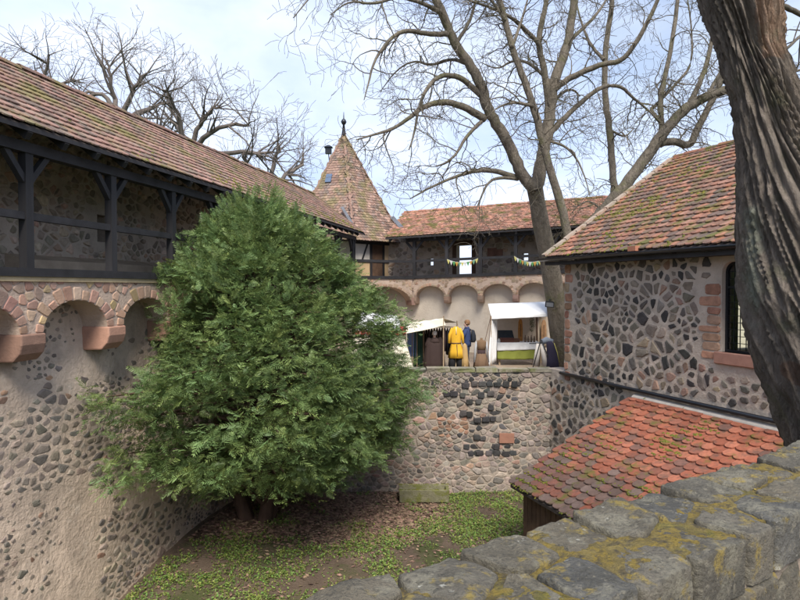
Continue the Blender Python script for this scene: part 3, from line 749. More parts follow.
V, F = [], []; ns_, nz_ = 340, 200
for i in range(ns_ + 1):
    for j in range(nz_ + 1):
        s = -.85 + 10.2 * i / ns_; z = GZ - .2 + (BT - GZ + .2) * j / nz_
        V.append(BF.W(s, .006 + .011 * mnoise.noise((s * 2.5, z * 2.5, 60)) + .011 * mnoise.noise((s * 8, z * 8, 61)) + .008 * mnoise.noise((s * 21, z * 21, 62)), z))
for i in range(ns_):
    for j in range(nz_):
        s = -.85 + 10.2 * (i + .5) / ns_; z = GZ - .2 + (BT - GZ + .2) * (j + .5) / nz_
        if (WIN[0] - .02 < s < WIN[1] + .02 and WIN[2] - .02 < z < WIN[3] + .02) or (s < 0 and z > RT + .06): continue
        a = i * (nz_ + 1) + j; F.append((a, a + nz_ + 1, a + nz_ + 2, a + 1))
ob('mortar_face', mk_mesh('mortar_face', V, F, M['mortar'], None, True), wallb)
# stones
qz = []; z = .06
while z > -1.3:
    h = random.uniform(.15, .25)
    for sd in (0, 1):
        w = random.uniform(.3, .62); a = WIN[0] - w if sd == 0 else WIN[1] + .02; c = WIN[0] - .02 if sd == 0 else WIN[1] + w
        if z > -.0 and sd == 0 and False: continue
        qz.append((a, c, z - h + .03, z))
    z -= h
zz = BT - .1
while zz > -2.3:
    h = random.uniform(.17, .3); w = random.uniform(.16, .34); qz.append((.015, w, zz - h + .035, zz)); zz -= h
SILL = (WIN[0] - .12, WIN[1] + .12, WIN[2] - .235, WIN[2])
def okB(s, z):
    if SILL[0] - .05 < s < SILL[1] + .05 and SILL[2] - .04 < z < SILL[3] + .04: return False
    if WIN[0] - .05 < s < WIN[1] + .05 and WIN[2] < z < WIN[3] + .04: return False
    if any(a - .02 < s < c + .02 and z0 - .015 < z < z1 + .015 for a, c, z0, z1 in qz): return False
    if s > 2.5 and z < -2.45: return False
    if s < 0 and z > RT - .03: return False
    return True
def blk(a, c, z0, z1): 
    j = lambda: random.uniform(-.012, .012); d = .035
    return [(a + d, z0 + j()), (c - d, z0 + j()), (c + j(), z0 + d), (c + j(), z1 - d), (c - d, z1 + j()), (a + d, z1 + j()), (a + j(), z1 - d), (a + j(), z0 + d)]
pieces = [stone(blk(*q), BF, .004, random.uniform(.016, .03), pick([(3, (.31, .17, .125)), (2, (.35, .21, .155)), (1, (.30, .22, .16))]), .9) for q in qz]
for x, z, q in voronoi(poisson(-.8, 8.6, GZ, BT - .02, .175, 1.08, okB, vary=.38), .034, .175, 1.08, bounds=(-.84, 9, GZ, BT - .01), cut=.13, shrink=.36, drop=.3, jit=.14):
    if all(okB(*p) for p in q): pieces.append(stone(q, BF, 0, random.uniform(.014, .034), pick(PAL_FAC), .8))
emit(wallb, 'stone', 'small_stones', pieces, M['stone'], 300, None, 6)
# window
w = MB(); w.fbox(BF, SILL[0], SILL[1], -.3, .07, SILL[2], SILL[3]); o = w.build('window_sill', simple('red_sandstone', (.33, .175, .13), .9, .2, bump=.4), bld); bv = o.modifiers.new('bevel', 'BEVEL'); bv.width = .015
a, c, z0, z1 = WIN; m = MB(); rc = .2
def outline(d):
    P = [(a + d, z0 + d), (c - d, z0 + d)]
    for k in range(7): th = R(15 * k); P.append((c - rc + (rc - d) * math.cos(th), z1 - rc + (rc - d) * math.sin(th)))
    for k in range(7): th = R(90 + 15 * k); P.append((a + rc + (rc - d) * math.cos(th), z1 - rc + (rc - d) * math.sin(th)))
    return P
oo, ii = outline(0), outline(.05); k = len(oo)
V = [BF.W(s, t, z) for t in (-.1, -.16) for P in (oo, ii) for s, z in P]
Fq = []
for i in range(k):
    j = (i + 1) % k; Fq += [(i, j, j + k, i + k), (i + k, j + k, j + 3 * k, i + 3 * k)]
m.add(V, Fq)
m.fbox(BF, a + .05, c - .05, -.155, -.105, -.03, .02)
win = m.build('window', M['metal'], bld)
# spandrels over the rounded head
for sg, ax in ((1, a), (-1, c)):
    sp_ = MB()
    P = [(ax, z1 + .01)] + [(ax + sg * (rc - rc * math.cos(R(15 * i))), z1 - rc + rc * math.sin(R(15 * i))) for i in range(7)]
    P = [p for p in P]; n = len(P); V = [BF.W(s, t, z) for t in (-.005, -.3) for s, z in P]
    sp_.add(V, [tuple(range(n)), tuple(range(2 * n - 1, n - 1, -1))] + [(i, i + n, (i + 1) % n + n, (i + 1) % n) for i in range(n)]); sp_.build('window_head', M['mortar'], bld)
mg, n_, l_, p_ = nodes('leaded_glass')
p_.inputs['Base Color'].default_value = (.75, .82, .78, 1); p_.inputs['Roughness'].default_value = .08; p_.inputs['IOR'].default_value = 1.45
tr = n_.new('ShaderNodeBsdfTransparent'); tr.inputs[0].default_value = (.72, .80, .74, 1); gl_ = n_.new('ShaderNodeBsdfGlossy'); gl_.inputs['Roughness'].default_value = .06
fr_ = n_.new('ShaderNodeFresnel'); fr_.inputs[0].default_value = 1.9; mxs = n_.new('ShaderNodeMixShader')
l_.new(fr_.outputs[0], mxs.inputs[0]); l_.new(tr.outputs[0], mxs.inputs[1]); l_.new(gl_.outputs[0], mxs.inputs[2]); l_.new(mxs.outputs[0], n_['Material Output'].inputs['Surface'])
ncol = 8; cw_ = (c - a - .1) / ncol; nr1, nr2 = 9, 3
for r in range(nr1 + nr2):
    zz0 = z0 + .05 + r * ((-.03 - z0 - .05) / nr1) if r < nr1 else .02 + (r - nr1) * ((z1 - .05 - .02) / nr2)
    hh = ((-.03 - z0 - .05) / nr1) if r < nr1 else ((z1 - .05 - .02) / nr2)
    for q in range(ncol):
        s0_ = a + .05 + q * cw_; g1 = .005; t1 = random.uniform(-.002, .002); t2 = random.uniform(-.002, .002)
        if r == nr1 + nr2 - 1 and q in (0, ncol - 1): continue
        pm = mk_mesh('pane', [BF.W(s0_ + g1, -.13 + t1, zz0 + g1), BF.W(s0_ + cw_ - g1, -.13 + t2, zz0 + g1), BF.W(s0_ + cw_ - g1, -.13 - t1, zz0 + hh - g1), BF.W(s0_ + g1, -.13 - t2, zz0 + hh - g1)], [(0, 1, 2, 3)], mg)
        ob('pane', pm, win)
lead = MB()
for q in range(1, ncol): lead.fbox(BF, a + .05 + q * cw_ - .006, a + .05 + q * cw_ + .006, -.138, -.122, z0 + .05, z1 - .04)
for r in range(1, nr1): z = z0 + .05 + r * ((-.03 - z0 - .05) / nr1); lead.fbox(BF, a + .05, c - .05, -.137, -.123, z - .006, z + .006)
for r in range(1, nr2): z = .02 + r * ((z1 - .07) / nr2); lead.fbox(BF, a + .05, c - .05, -.137, -.123, z - .006, z + .006)
lead.build('lead_bars', M['metal'], win)
# roof
PAL_B = [(.28, .13, .09), (.22, .115, .085), (.17, .105, .085), (.31, .15, .105), (.155, .105, .088), (.25, .135, .10), (.20, .12, .095), (.36, .155, .095), (.145, .105, .09)]
EO, EZ = .38, .80; rs0, rs1 = -.42, E + .4
O, O2, T, T2 = BF.W(rs0, EO, EZ), BF.W(rs1, EO, EZ), BF.W(rs0, -4.3, RZ), BF.W(rs1, -4.3, RZ); B1, B2 = BF.W(rs0, -9, EZ), BF.W(rs1, -9, EZ)
b = MB(); dz = Vector((0, 0, -.1)); b.hexa([O + dz, O2 + dz, T2 + dz, T + dz, O, O2, T2, T]); b.hexa([T + dz, T2 + dz, B2 + dz, B1 + dz, T, T2, B2, B1]); roofB = b.build('roof', M['deck'], bld)
NB = tile_roof(roofB, M['tile'], O, O2 - O, T - O, (O2 - O).length, (T - O).length, .215, .235, PAL_B, 'hex', 300, th=.026, seed=33, occl=lambda c: c[0] > 745)
ridge_tiles(roofB, T, T2, M['tile'], PAL_B, .4, .13, seed=4)
M['verge'] = surf('verge_mortar', (.36, .30, .25), .95, 3, .25, .8, 25, .02, over=(((.28, .16, .11), 3, .5, .62, .7), (MOSS, 2.0, .55, .66, .6)))
vd = (T - O).normalized(); vl = (T - O).length; i = 0
while i * .42 < vl - .2:
    p = O + vd * (i * .42 + .012) + NB * .075; q = O + vd * (i * .42 + .405) + NB * random.uniform(.06, .085)
    b = MB(); b.beam(p, q, .15, .07, NB); b.build('verge_tile', M['verge'], roofB); i += 1
moss = []
for _ in range(3200):
    s, f = random.uniform(0, 8), random.random() ** 1.3; P = O + (O2 - O).normalized() * s + (T - O) * f
    if mnoise.noise((s * .9, f * 6, 7)) + .3 * (1 - f) * max(0, 1 - s / 3) < random.uniform(.05, .5): continue
    moss.append((P + NB * .045, NB, random.uniform(.018, .05)))
moss_clumps(roofB, moss)
# gutter: half round with brackets, fascia
g = MB(); gr = .075; gt, gzv = EO + .07, EZ - .02
rings = []
for s in (rs0 - .12, E + .3):
    rings.append([BF.W(s, gt + gr * math.cos(R(180 + 180 * k / 8)), gzv + gr * math.sin(R(180 + 180 * k / 8))) for k in range(9)] + [BF.W(s, gt + gr * .88 * math.cos(R(360 - 180 * k / 8)), gzv + gr * .88 * math.sin(R(360 - 180 * k / 8))) for k in range(9)])
g.rings(rings); g.build('gutter', M['metal'], bld, True)
b = MB(); b.fbox(BF, rs0, E, .05, EO - .01, EZ - .2, EZ - .105); b.build('soffit_board', M['dark_wood_h'], bld)
for s in (1.0, 2.6, 4.2, 5.8):
    b = MB(); b.tube([BF.W(s, EO - .05, EZ + .06), BF.W(s, gt + .05, EZ + .05), BF.W(s, gt + gr, EZ - .02), BF.W(s, gt, EZ - .105), BF.W(s, EO - .02, EZ - .1)], .008, 5); b.build('gutter_bracket', M['metal'], bld)
s = 3.05; b = MB(); b.fbox(BF, s - .12, s + .12, EO - .02, EO + .1, EZ + .0, EZ + .11); b.build('loose_tile', simple('orange_tile', (.38, .16, .1), .85), bld)
# security light under the gutter end
# downpipe-like rail and mortar fillet above the lean-to
b = MB(); b.tube([BF.W(-.12, .06, -2.36), BF.W(2.4, .07, -2.38), BF.W(9.4, .07, -2.39)], .045, 10); tag(b.build('pipe', M['metal'], None, True), 'dark metal pipe running along the house wall above the lean-to roof', 'pipe')
for s in (.3, 2.2, 4.2, 6.2): pass

# ------------------------------------------------------------------ lean-to shed
shed = thing('lean_to_shed', 'low lean-to shed with orange-red scalloped tiles against the stone house', 'shed', BF.W(6, 1.6, GZ))
S0, S1 = 2.72, 9.3; ST, SB = -2.52, -4.2; TT_ = 3.36
O, O2, T, T2 = BF.W(S0, TT_, SB), BF.W(S1, TT_, SB), BF.W(S0, .02, ST), BF.W(S1, .02, ST)
b = MB(); dz = Vector((0, 0, -.06)); b.hexa([O + dz, O2 + dz, T2 + dz, T + dz, O, O2, T2, T]); sroof = b.build('roof', M['deck'], shed)
PAL_S = [(.32, .10, .06), (.29, .09, .055), (.35, .12, .075), (.26, .095, .065), (.27, .105, .07), (.33, .115, .07), (.20, .095, .075), (.23, .09, .065), (.175, .105, .085), (.155, .10, .085)]
PAL_S = [(r_ * .88, g_ * .95, b_ * .95) for r_, g_, b_ in PAL_S]
def sh_t(s, q, rng):
    f = q / 3.7; k = f + .18 * mnoise.noise((s * .8, q * .8, 6)) + rng.uniform(-.25, .25) + .08 * s / 3
    return rng.randrange(0, 3) if k > .8 else (rng.choice((0, 1, 2, 3, 4, 5, 3, 6)) if k > .32 else rng.choice((8, 9, 6, 7, 3, 8, 9)))
tile_roof(sroof, M['tile_shed'], O, O2 - O, T - O, (O2 - O).length, (T - O).length - .1, .225, .205, PAL_S, 'hex', 300, seed=44, th=.026, tintf=sh_t,
          occl=lambda c: c[1] > 530 - (c[0] - 530) * .3 + 8)
NS = (O2 - O).cross(T - O).normalized(); NS = -NS if NS.z < 0 else NS
moss = []
Uv, Vv2 = (O2 - O).normalized(), (T - O)
for _ in range(6500):
    s, f = random.uniform(0, 6), random.random(); k = mnoise.noise((s * 1.1, f * 5, 17)) + .4 * (1 - f) - .05
    if k < random.uniform(.12, .5): continue
    P = O + Uv * s + Vv2 * (round(f * 17.6) / 17.6 + random.uniform(-.01, .012)); moss.append((P + NS * .05, NS, random.uniform(.01, .036)))
moss_clumps(sroof, moss, flat=.3)
b = MB(); b.hexa([BF.W(S0, .0, ST - .02), BF.W(S1, .0, ST - .02), BF.W(S1, .16, ST - .04), BF.W(S0, .16, ST - .04), BF.W(S0, .0, ST + .07), BF.W(S1, .0, ST + .07), BF.W(S1, .14, ST - .0), BF.W(S0, .14, ST - .0)]); b.build('mortar_fillet', simple('grey_mortar', (.36, .33, .30), .95, .2, bump=.5), shed)
x = S0 + .15; pm = None
b = MB(); b.fbox(BF, S0 + .1, S1, TT_ - .32, TT_ - .26, GZ - .1, SB + .02); b.build('front_wall', M['deck'], shed)
while x < S1 - .2:
    w = random.uniform(.13, .19); b = MB(); b.fbox(BF, x, x + w - .02, TT_ - .255, TT_ - .23, GZ - .1, SB - .02 + .0); b.build('plank', M['brown_wood'], shed); x += w
b = MB(); P = [(.02, GZ), (TT_ - .3, GZ), (TT_ - .3, SB + .02), (.02, ST - .12)]; V = [BF.W(a, t, z) for a in (S0 + .1, S0 + .18) for t, z in P]
b.add(V, [(0, 1, 2, 3), (7, 6, 5, 4), (0, 4, 5, 1), (1, 5, 6, 2), (2, 6, 7, 3), (3, 7, 4, 0)]); b.build('side_wall', M['brown_wood'], shed)

# ------------------------------------------------------------------ foreground parapet
par = thing('parapet', 'broad foreground parapet of large grey stones with yellow lichen', 'wall', PF.W(2, 1.4, -1.65))
PT0, PT1, PZ = 1.14, 1.65, -.95
PF.n = Vector((-math.cos(R(55.8)), math.sin(R(55.8)), 0))
M['par_stone'] = surf('lichen_stone', None, .92, 5, .4, 1.0, 60, .03, rnd=.12, over=(((.25, .235, .18), 6, .51, .63, .65), ((.07, .068, .058), 4, .53, .66, .7), ((.30, .225, .055), 9, .56, .64, .75), ((.24, .22, .17), 26, .56, .62, .6), ((.07, .066, .055), 45, .54, .6, .6), ((.48, .47, .41), 11, .65, .70, .8)))
M['par_joint'] = surf('lichen_joint', (.23, .18, .065), 1, 8, .5, 1.2, 40, .05, over=(((.32, .23, .045), 14, .47, .58, .75), ((.12, .10, .065), 22, .5, .6, .85), ((.20, .19, .04), 3, .55, .65, .7)))
M['par_core'] = surf('rough_wall_core', (.25, .21, .17), .95, 3, .35, 1, 20, .05, over=(((.37, .27, .2), 3, .55, .65, .6),))
PE0, PE1 = -3.2, 8.9
b = MB(); b.fbox(PF, PE0, PE1, PT0 + .02, PT1 - .02, GZ - .3, PZ - .2); b.build('wall_core', M['par_core'], par)
V, F = [], []; na, nb = 800, 36
for i in range(na + 1):
    for j in range(nb + 1):
        s = PE0 + (PE1 - PE0) * i / na; t = PT0 + .03 + (PT1 - PT0 - .06) * j / nb
        V.append(PF.W(s, t, PZ - .011 + .012 * mnoise.noise((s * 9, t * 9, 1)) + .024 * mnoise.noise((s * 2.6, t * 2.6, 2)) + .008 * mnoise.noise((s * 34, t * 34, 5)) - (.04 if j in (1, nb - 1) else 0) - (.05 if j in (0, nb) else 0)))
for i in range(na):
    for j in range(nb): a = i * (nb + 1) + j; F.append((a, a + nb + 1, a + nb + 2, a + 1))
ob('lichen_joint', mk_mesh('lichen_joint', V, F, M['par_joint'], None, True), par)
def big_stone(poly, z1, h, tint, seed, rough=.018):
    """coping stone: rounded rim, uneven top, dense enough to catch light"""
    n0 = len(poly); P = []
    for i in range(n0):
        p, q = poly[i], poly[(i + 1) % n0]; L = math.hypot(q[0] - p[0], q[1] - p[1]); m = max(1, int(L / .02))
        for k in range(m): P.append((p[0] + (q[0] - p[0]) * k / m, p[1] + (q[1] - p[1]) * k / m))
    n = len(P); cx = sum(p[0] for p in P) / n; cy = sum(p[1] for p in P) / n; V, F = [], []
    tx, ty = random.uniform(-.03, .03), random.uniform(-.04, .04)
    rings = [(1.0, -h), (1.01, -h * .5), (1.005, -.02), (.99, -.006), (.965, -.001), (.92, 0), (.86, 0), (.79, 0), (.7, 0), (.6, 0), (.5, 0), (.4, 0), (.3, 0), (.2, 0), (.1, 0)]
    for f, dz in rings:
        for (x, y) in P:
            X, Y = cx + (x - cx) * f, cy + (y - cy) * f
            d = 1 if f > .9 else .6
            w = mnoise.noise((X * 6, Y * 6, seed)) * rough + mnoise.noise((X * 22, Y * 22, seed + dz * 30)) * rough * .5 + mnoise.noise((X * 60, Y * 60, seed)) * rough * .28
            e = 1 + .05 * mnoise.noise((X * 9, Y * 9, dz * 14 + seed)) * (1 if f > .9 else 0)
            V.append(PF.W(cx + (x - cx) * f * e, cy + (y - cy) * f * e, z1 + dz + w * (1 if dz > -.1 else .2) + (X - cx) * tx + (Y - cy) * ty))
    V.append(PF.W(cx, cy, z1 + mnoise.noise((cx * 6, cy * 6, seed)) * rough))
    for r in range(len(rings) - 1):
        for k in range(n):
            a, b = r * n + k, r * n + (k + 1) % n; F.append((a, b, b + n, a + n))
    r = (len(rings) - 1) * n
    for k in range(n): F.append((r + k, r + (k + 1) % n, r + n))
    return dict(v=V, f=F, t=tint)
pts = []; s = PE0 + .2; rr = random.Random(12)
for row, t in ((0, PT0 + .14), (1, PT1 - .13)):
    s = PE0 + .15 + row * .2
    while s < PE1:
        w = rr.uniform(.2, .42); pts.append((s + w / 2, t + rr.uniform(-.06, .06))); s += w
PALP = [(.12, .11, .09), (.145, .13, .10), (.10, .098, .09), (.16, .14, .105), (.13, .118, .095)]
pcs = []
for i, (x, y, q) in enumerate(voronoi(pts, .026, .5, bounds=(PE0, PE1, PT0, PT1), cut=.07)):
    pcs.append(big_stone(q, PZ + random.uniform(-.012, .022), .2, random.choice(PALP), i * 1.7))
emit(par, 'coping_stone', 'far_coping', pcs, M['par_stone'], 60, None, 4, True)
# stones of the near and far faces below the coping
class FaceFr:
    def __init__(s, t, sg): s.t = t; s.sg = sg
    def W(s, a, t, z): return PF.W(a, s.t + s.sg * t, z)
for t, sg in ((PT0 + .02, -1), (PT1 - .02, 1)):
    ff = FaceFr(t, sg); pc = []
    for x, z, q in voronoi(poisson(PE0, PE1, -3.0, PZ - .22, .26, 1.3), .03, .26, 1.3, bounds=(PE0, PE1, -3, PZ - .21), cut=.15):
        pc.append(stone(q, ff, 0, random.uniform(.02, .04), random.choice(PALP + [(.30, .21, .16)]), .8))
    emit(par, 'stone', 'face_stones', pc, M['par_stone'], 60)
lm = []
for _ in range(900):
    s, t = random.uniform(PE0, PE1), random.uniform(PT0 + .05, PT1 - .05)
    if mnoise.noise((s * 2.2, t * 2.2, 9)) < random.uniform(-.1, .45): continue
    lm.append((PF.W(s, t, PZ - .012), Vector((0, 0, 1)), random.uniform(.004, .009)))
M['lichen'] = surf('yellow_lichen', (.36, .255, .045), 1, 20, .4, 1, 90, .01, over=(((.22, .20, .05), 6, .5, .62, .8),))
moss_clumps(par, lm, 'lichen_tufts', M['lichen'], .5)
b = MB(); b.fbox(PF, PE0, PE1, -2.6, PT0 - .0, -1.85, -1.65)
tag(b.build('rampart_walk', M['terrace']), 'rampart walk behind the foreground parapet', 'path', kind='structure')
# ------------------------------------------------------------------ bare trees
class Wood:
    def __init__(s): s.V = []; s.Q = []; s.n = 0
    def tube(s, pts, rad, sides):
        n = len(pts); ref = None
        for i in range(n):
            a, b = pts[max(i - 1, 0)], pts[min(i + 1, n - 1)]; d = (b - a)
            if d.length < 1e-6: d = Vector((0, 0, 1))
            d.normalize()
            if ref is None: ref = Vector((.3, .2, .93)) if abs(d.z) < .8 else Vector((.9, .3, .1))
            x = d.cross(ref); x.normalize(); y = d.cross(x)
            for k in range(sides):
                th = 6.2832 * k / sides; s.V.append(pts[i] + (x * math.cos(th) + y * math.sin(th)) * rad[i])
        b = s.n
        for i in range(n - 1):
            for k in range(sides):
                p, q = b + i * sides + k, b + i * sides + (k + 1) % sides; s.Q.append((p, q, q + sides, p + sides))
        s.n += n * sides
    def build(s, name, mat, parent):
        me = np_mesh(name, np.array([tuple(v) for v in s.V], np.float32), np.array(s.Q, np.int32), mat, None, True)
        return ob(name, me, parent)
def rnd_unit(rng): 
    v = Vector((rng.gauss(0, 1), rng.gauss(0, 1), rng.gauss(0, 1))); return v.normalized()
def spawn(W, pts, rad, lvl, P, rng, f0=.2, dens=None):
    L = sum((pts[i + 1] - pts[i]).length for i in range(len(pts) - 1)); n = int((dens or P['dens'][lvl]) * L * rng.uniform(.8, 1.2)) + (1 if lvl < 3 else 0)
    for _ in range(n):
        f = f0 + (1 - f0) * rng.random() ** .8; k = f * (len(pts) - 1); i = min(int(k), len(pts) - 2); u = k - i
        p = pts[i].lerp(pts[i + 1], u); r = rad[i] + (rad[i + 1] - rad[i]) * u; d = (pts[i + 1] - pts[i]).normalized()
        side = d.cross(rnd_unit(rng)).normalized(); ang = R(rng.uniform(*P['ang'])); nd = d * math.cos(ang) + side * math.sin(ang)
        ln = P['len'][lvl + 1] * rng.uniform(.5, 1.3) * (1.15 - .45 * f)
        grow(W, p, nd, ln, min(r * .62, P['rad'][lvl + 1] * rng.uniform(.7, 1.2)), lvl + 1, P, rng)
def grow(W, p, d, L, r, lvl, P, rng):
    n = max(3, int(L / P['step'][lvl])); pts = [p.copy()]; rad = [r]; d = d.normalized(); bias = rnd_unit(rng) * .5
    for i in range(n):
        d = (d + rnd_unit(rng) * P['crook'][lvl] + bias * .08 + Vector((0, 0, P['trop'][lvl])) * (i / n)).normalized()
        p = p + d * (L / n)
        if 'keep' in P and not P['keep'](p): break
        pts.append(p.copy()); rad.append(max(P['rmin'], r * (1 - .72 * (i + 1) / n)))
    if len(pts) < 2: return
    W[min(lvl, 1)].tube(pts, rad, P['sides'][lvl])
    if lvl < P['max']: spawn(W, pts, rad, lvl, P, rng)
def smooth(pts, k=2):
    for _ in range(k):
        q = [pts[0]]
        for a, b in zip(pts, pts[1:]): q += [a.lerp(b, .25), a.lerp(b, .75)]
        q.append(pts[-1]); pts = q
    return pts
def limb(W, spec, w0, w1, Y0, Y1, P, rng, lvl=1, sides=10, f0=.15, dens=None, top=False):
    """spec: traced pixel polyline; widths in pixels; depth runs from Y0 to Y1"""
    w1 = w1 * .45 if w1 < 3 else w1
    n = len(spec); pts = [pt(x, y, Y0 + (Y1 - Y0) * i / (n - 1)) for i, (x, y) in enumerate(spec)]
    pts = smooth(pts, 2); m = len(pts); Ym = (Y0 + Y1) / 2
    rad = [max(.01, (w0 + (w1 - w0) * (i / (m - 1))) / 2 / FPX * Ym * (1 + .06 * mnoise.noise(pts[i] * 2.0))) for i in range(m)]
    for i in range(1, m - 1): pts[i] += rnd_unit(rng) * rad[i] * .14
    W[0].tube(pts, rad, sides); spawn(W, pts, rad, lvl, P, rng, f0, dens); return pts
PA = dict(dens=[.9, 2.5, 3.1, 2.9, 0, 0], ang=(32, 80), len=[6, 2.6, 1.8, 1.0, .58], rad=[.2, .048, .025, .0135, .009], rmin=.006, step=[.5, .22, .16, .11, .1],
          crook=[.2, .32, .42, .46, .42], trop=[.05, -.05, -.14, -.14, -.02], sides=[8, 6, 4, 3, 3], max=4, keep=lambda p: p.z > -.2 and p.y > 13)
def finish(W, root, bark): W[0].build('trunk', bark, root); W[1].build('crown', bark, root)

rng = random.Random(21)
tA = thing('bare_tree', 'tall bare tree with forked mossy trunk rising beside the corner of the stone house', 'tree', pt(565, 370, 21.9)); WA = [Wood(), Wood()]
YA = 20.3
base = pt(562, 380, YA); base.z = TZ - .3
tr_spec = [(566, 380), (561, 340), (555, 295), (548, 255), (541, 225), (537, 200), (534, 184)]
pts = smooth([pt(x, y, 21.9 - 1.6 * i_ / 6) for i_, (x, y) in enumerate(tr_spec)], 2); m = len(pts)
WA[0].tube(pts, [(24 - 8.5 * min(1, (i / (m - 1)) * 1.25)) / 2 / FPX * YA * (1 + .05 * mnoise.noise(pts[i] * 1.5)) for i in range(m)], 16)
LA = [  # spec, w0, w1, Y0, Y1, dens
 ([(536, 192), (520, 172), (512, 150), (497, 125), (487, 108), (482, 85), (470, 65), (455, 45), (447, 25), (438, 5), (428, -25), (420, -60)], 13, 7, 20.3, 19.2),
 ([(535, 192), (541, 165), (546, 140), (550, 115), (553, 85), (562, 60), (570, 35), (574, 0), (577, -40)], 14, 6.5, 20.3, 20.8),
 ([(549, 118), (545, 70), (538, 45), (541, 25), (546, 5), (550, -30)], 7.5, 4, 20.5, 20.0),
 ([(552, 92), (566, 80), (582, 72), (602, 64), (623, 61), (637, 42), (650, 18), (662, -10)], 7, 3.5, 20.5, 19.2),
 ([(546, 138), (557, 125), (578, 105), (601, 86), (620, 85), (632, 97), (647, 109), (662, 124)], 6.5, 2.5, 20.4, 21.8),
 ([(548, 112), (558, 95), (572, 88), (580, 96)], 5, 2, 20.4, 21.0),
 ([(540, 45), (523, 27), (509, 16), (490, 7), (470, 1), (452, -8)], 5, 2, 20.1, 18.5),
 ([(483, 97), (465, 80), (449, 74), (435, 78), (425, 91), (418, 110), (414, 135), (409, 150)], 7, 2, 19.9, 18.2),
 ([(485, 119), (465, 107), (444, 101), (424, 106), (413, 115), (394, 129), (376, 134), (356, 140)], 8.5, 2.2, 20.0, 18.0),
 ([(447, 34), (429, 34), (405, 30), (391, 38), (381, 50), (373, 64), (368, 85), (364, 100)], 6, 1.6, 19.4, 17.6),
 ([(484, 119), (466, 136), (457, 154), (446, 163), (436, 166)], 4.5, 1.6, 20.0, 18.9),
 ([(516, 177), (488, 169), (470, 172), (454, 177), (427, 189), (410, 199)], 6, 1.8, 20.3, 18.9),
 ([(518, 179), (496, 177), (486, 185), (480, 200), (476, 210)], 4, 1.5, 20.3, 19.3),
 ([(441, 12), (420, 2), (398, -4), (372, 5), (350, 0), (330, 15)], 5, 1.6, 19.3, 17.3),
 ([(470, 65), (452, 58), (432, 66), (414, 60), (396, 70), (380, 92)], 4, 1.4, 19.6, 21.5),
 ([(455, 45), (470, 22), (476, 0), (480, -30)], 4.5, 2, 19.5, 20.8),
 ([(430, -20), (400, -35), (370, -25), (345, -10), (318, -12), (293, 18)], 5, 1.5, 19.2, 17.0),
 ([(553, 85), (530, 62), (512, 60), (498, 70), (480, 62)], 4, 1.4, 20.6, 22.2),
 ([(568, 42), (590, 22), (604, 5), (615, -20)], 4.5, 2, 20.7, 21.7),
 ([(546, 140), (566, 146), (578, 160), (586, 180), (590, 196)], 3.2, 1.2, 20.4, 19.4),
]
for sp_c, a, c, y0, y1 in LA: limb(WA, sp_c, a, c, y0, y1, PA, rng)
finish(WA, tA, M['bark'])

tC = thing('bare_tree', 'slender leaning bare stem growing behind the tiled roof next to the forked tree', 'tree', Vector((5.9, 19.6, TZ))); WC = [Wood(), Wood()]
limb(WC, [(580, 378), (576, 300), (568, 237), (560, 199), (551, 173), (543, 143), (534, 107), (523, 77), (512, 47), (504, 16), (498, -5), (492, -40)], 10, 5, 19.6, 19.2, PA, rng, f0=.42)
limb(WC, [(533, 106), (514, 102), (500, 106), (492, 112)], 4, 1.5, 19.3, 18.2, PA, rng)
limb(WC, [(512, 47), (522, 20), (530, -10)], 4, 2, 19.2, 20, PA, rng)
limb(WC, [(505, 20), (488, -5), (470, -25)], 4, 2, 19.2, 18.5, PA, rng)
finish(WC, tC, M['bark'])

tB = thing('bare_tree', 'broad bare tree leaning over the ridge of the stone house', 'tree', Vector((6.0, 22.5, TZ))); WB = [Wood(), Wood()]
YB = 22.5
LB = [
 ([(566, 368), (570, 320), (578, 260), (590, 228), (604, 210), (622, 190), (645, 160), (665, 130), (685, 108), (705, 97), (730, 88), (755, 76), (780, 60)], 17, 6, 22.5, 21.5),
 ([(608, 206), (615, 195), (612, 170), (610, 130), (605, 100), (604, 60), (610, 20), (614, -20)], 8, 4.5, 22.3, 22.0),
 ([(660, 143), (674, 141), (690, 147), (697, 129), (711, 103), (725, 73), (736, 40), (742, 0)], 8.5, 4, 22.1, 21.5),
 ([(662, 134), (661, 121), (660, 100), (664, 79), (671, 50), (678, 0), (682, -30)], 6, 3.5, 22.1, 22.5),
 ([(662, 124), (650, 110), (655, 106), (680, 80), (692, 65), (692, 30), (687, -5)], 4.5, 2, 22.1, 23.2),
 ([(688, 106), (698, 88), (708, 60), (714, 30), (718, -10)], 6, 3, 21.9, 22.6),
 ([(708, 96), (716, 80), (728, 58), (745, 45)], 5, 2, 21.8, 23),
 ([(610, 130), (625, 138), (634, 128)], 3, 1.2, 22.2, 23),
 ([(604, 60), (590, 45), (580, 20), (574, -10)], 4, 2, 22.0, 23),
 ([(730, 88), (760, 92), (778, 78), (800, 70), (820, 62)], 5, 2.5, 21.6, 21),
 ([(604, 212), (590, 200), (578, 205), (570, 215)], 2.5, 1, 22.3, 21.6),
]
for i, (sp_c, a, c, y0, y1) in enumerate(LB): limb(WB, sp_c, a, c, y0, y1, PA, rng, f0=.42 if i == 0 else .15)
finish(WB, tB, M['bark'])

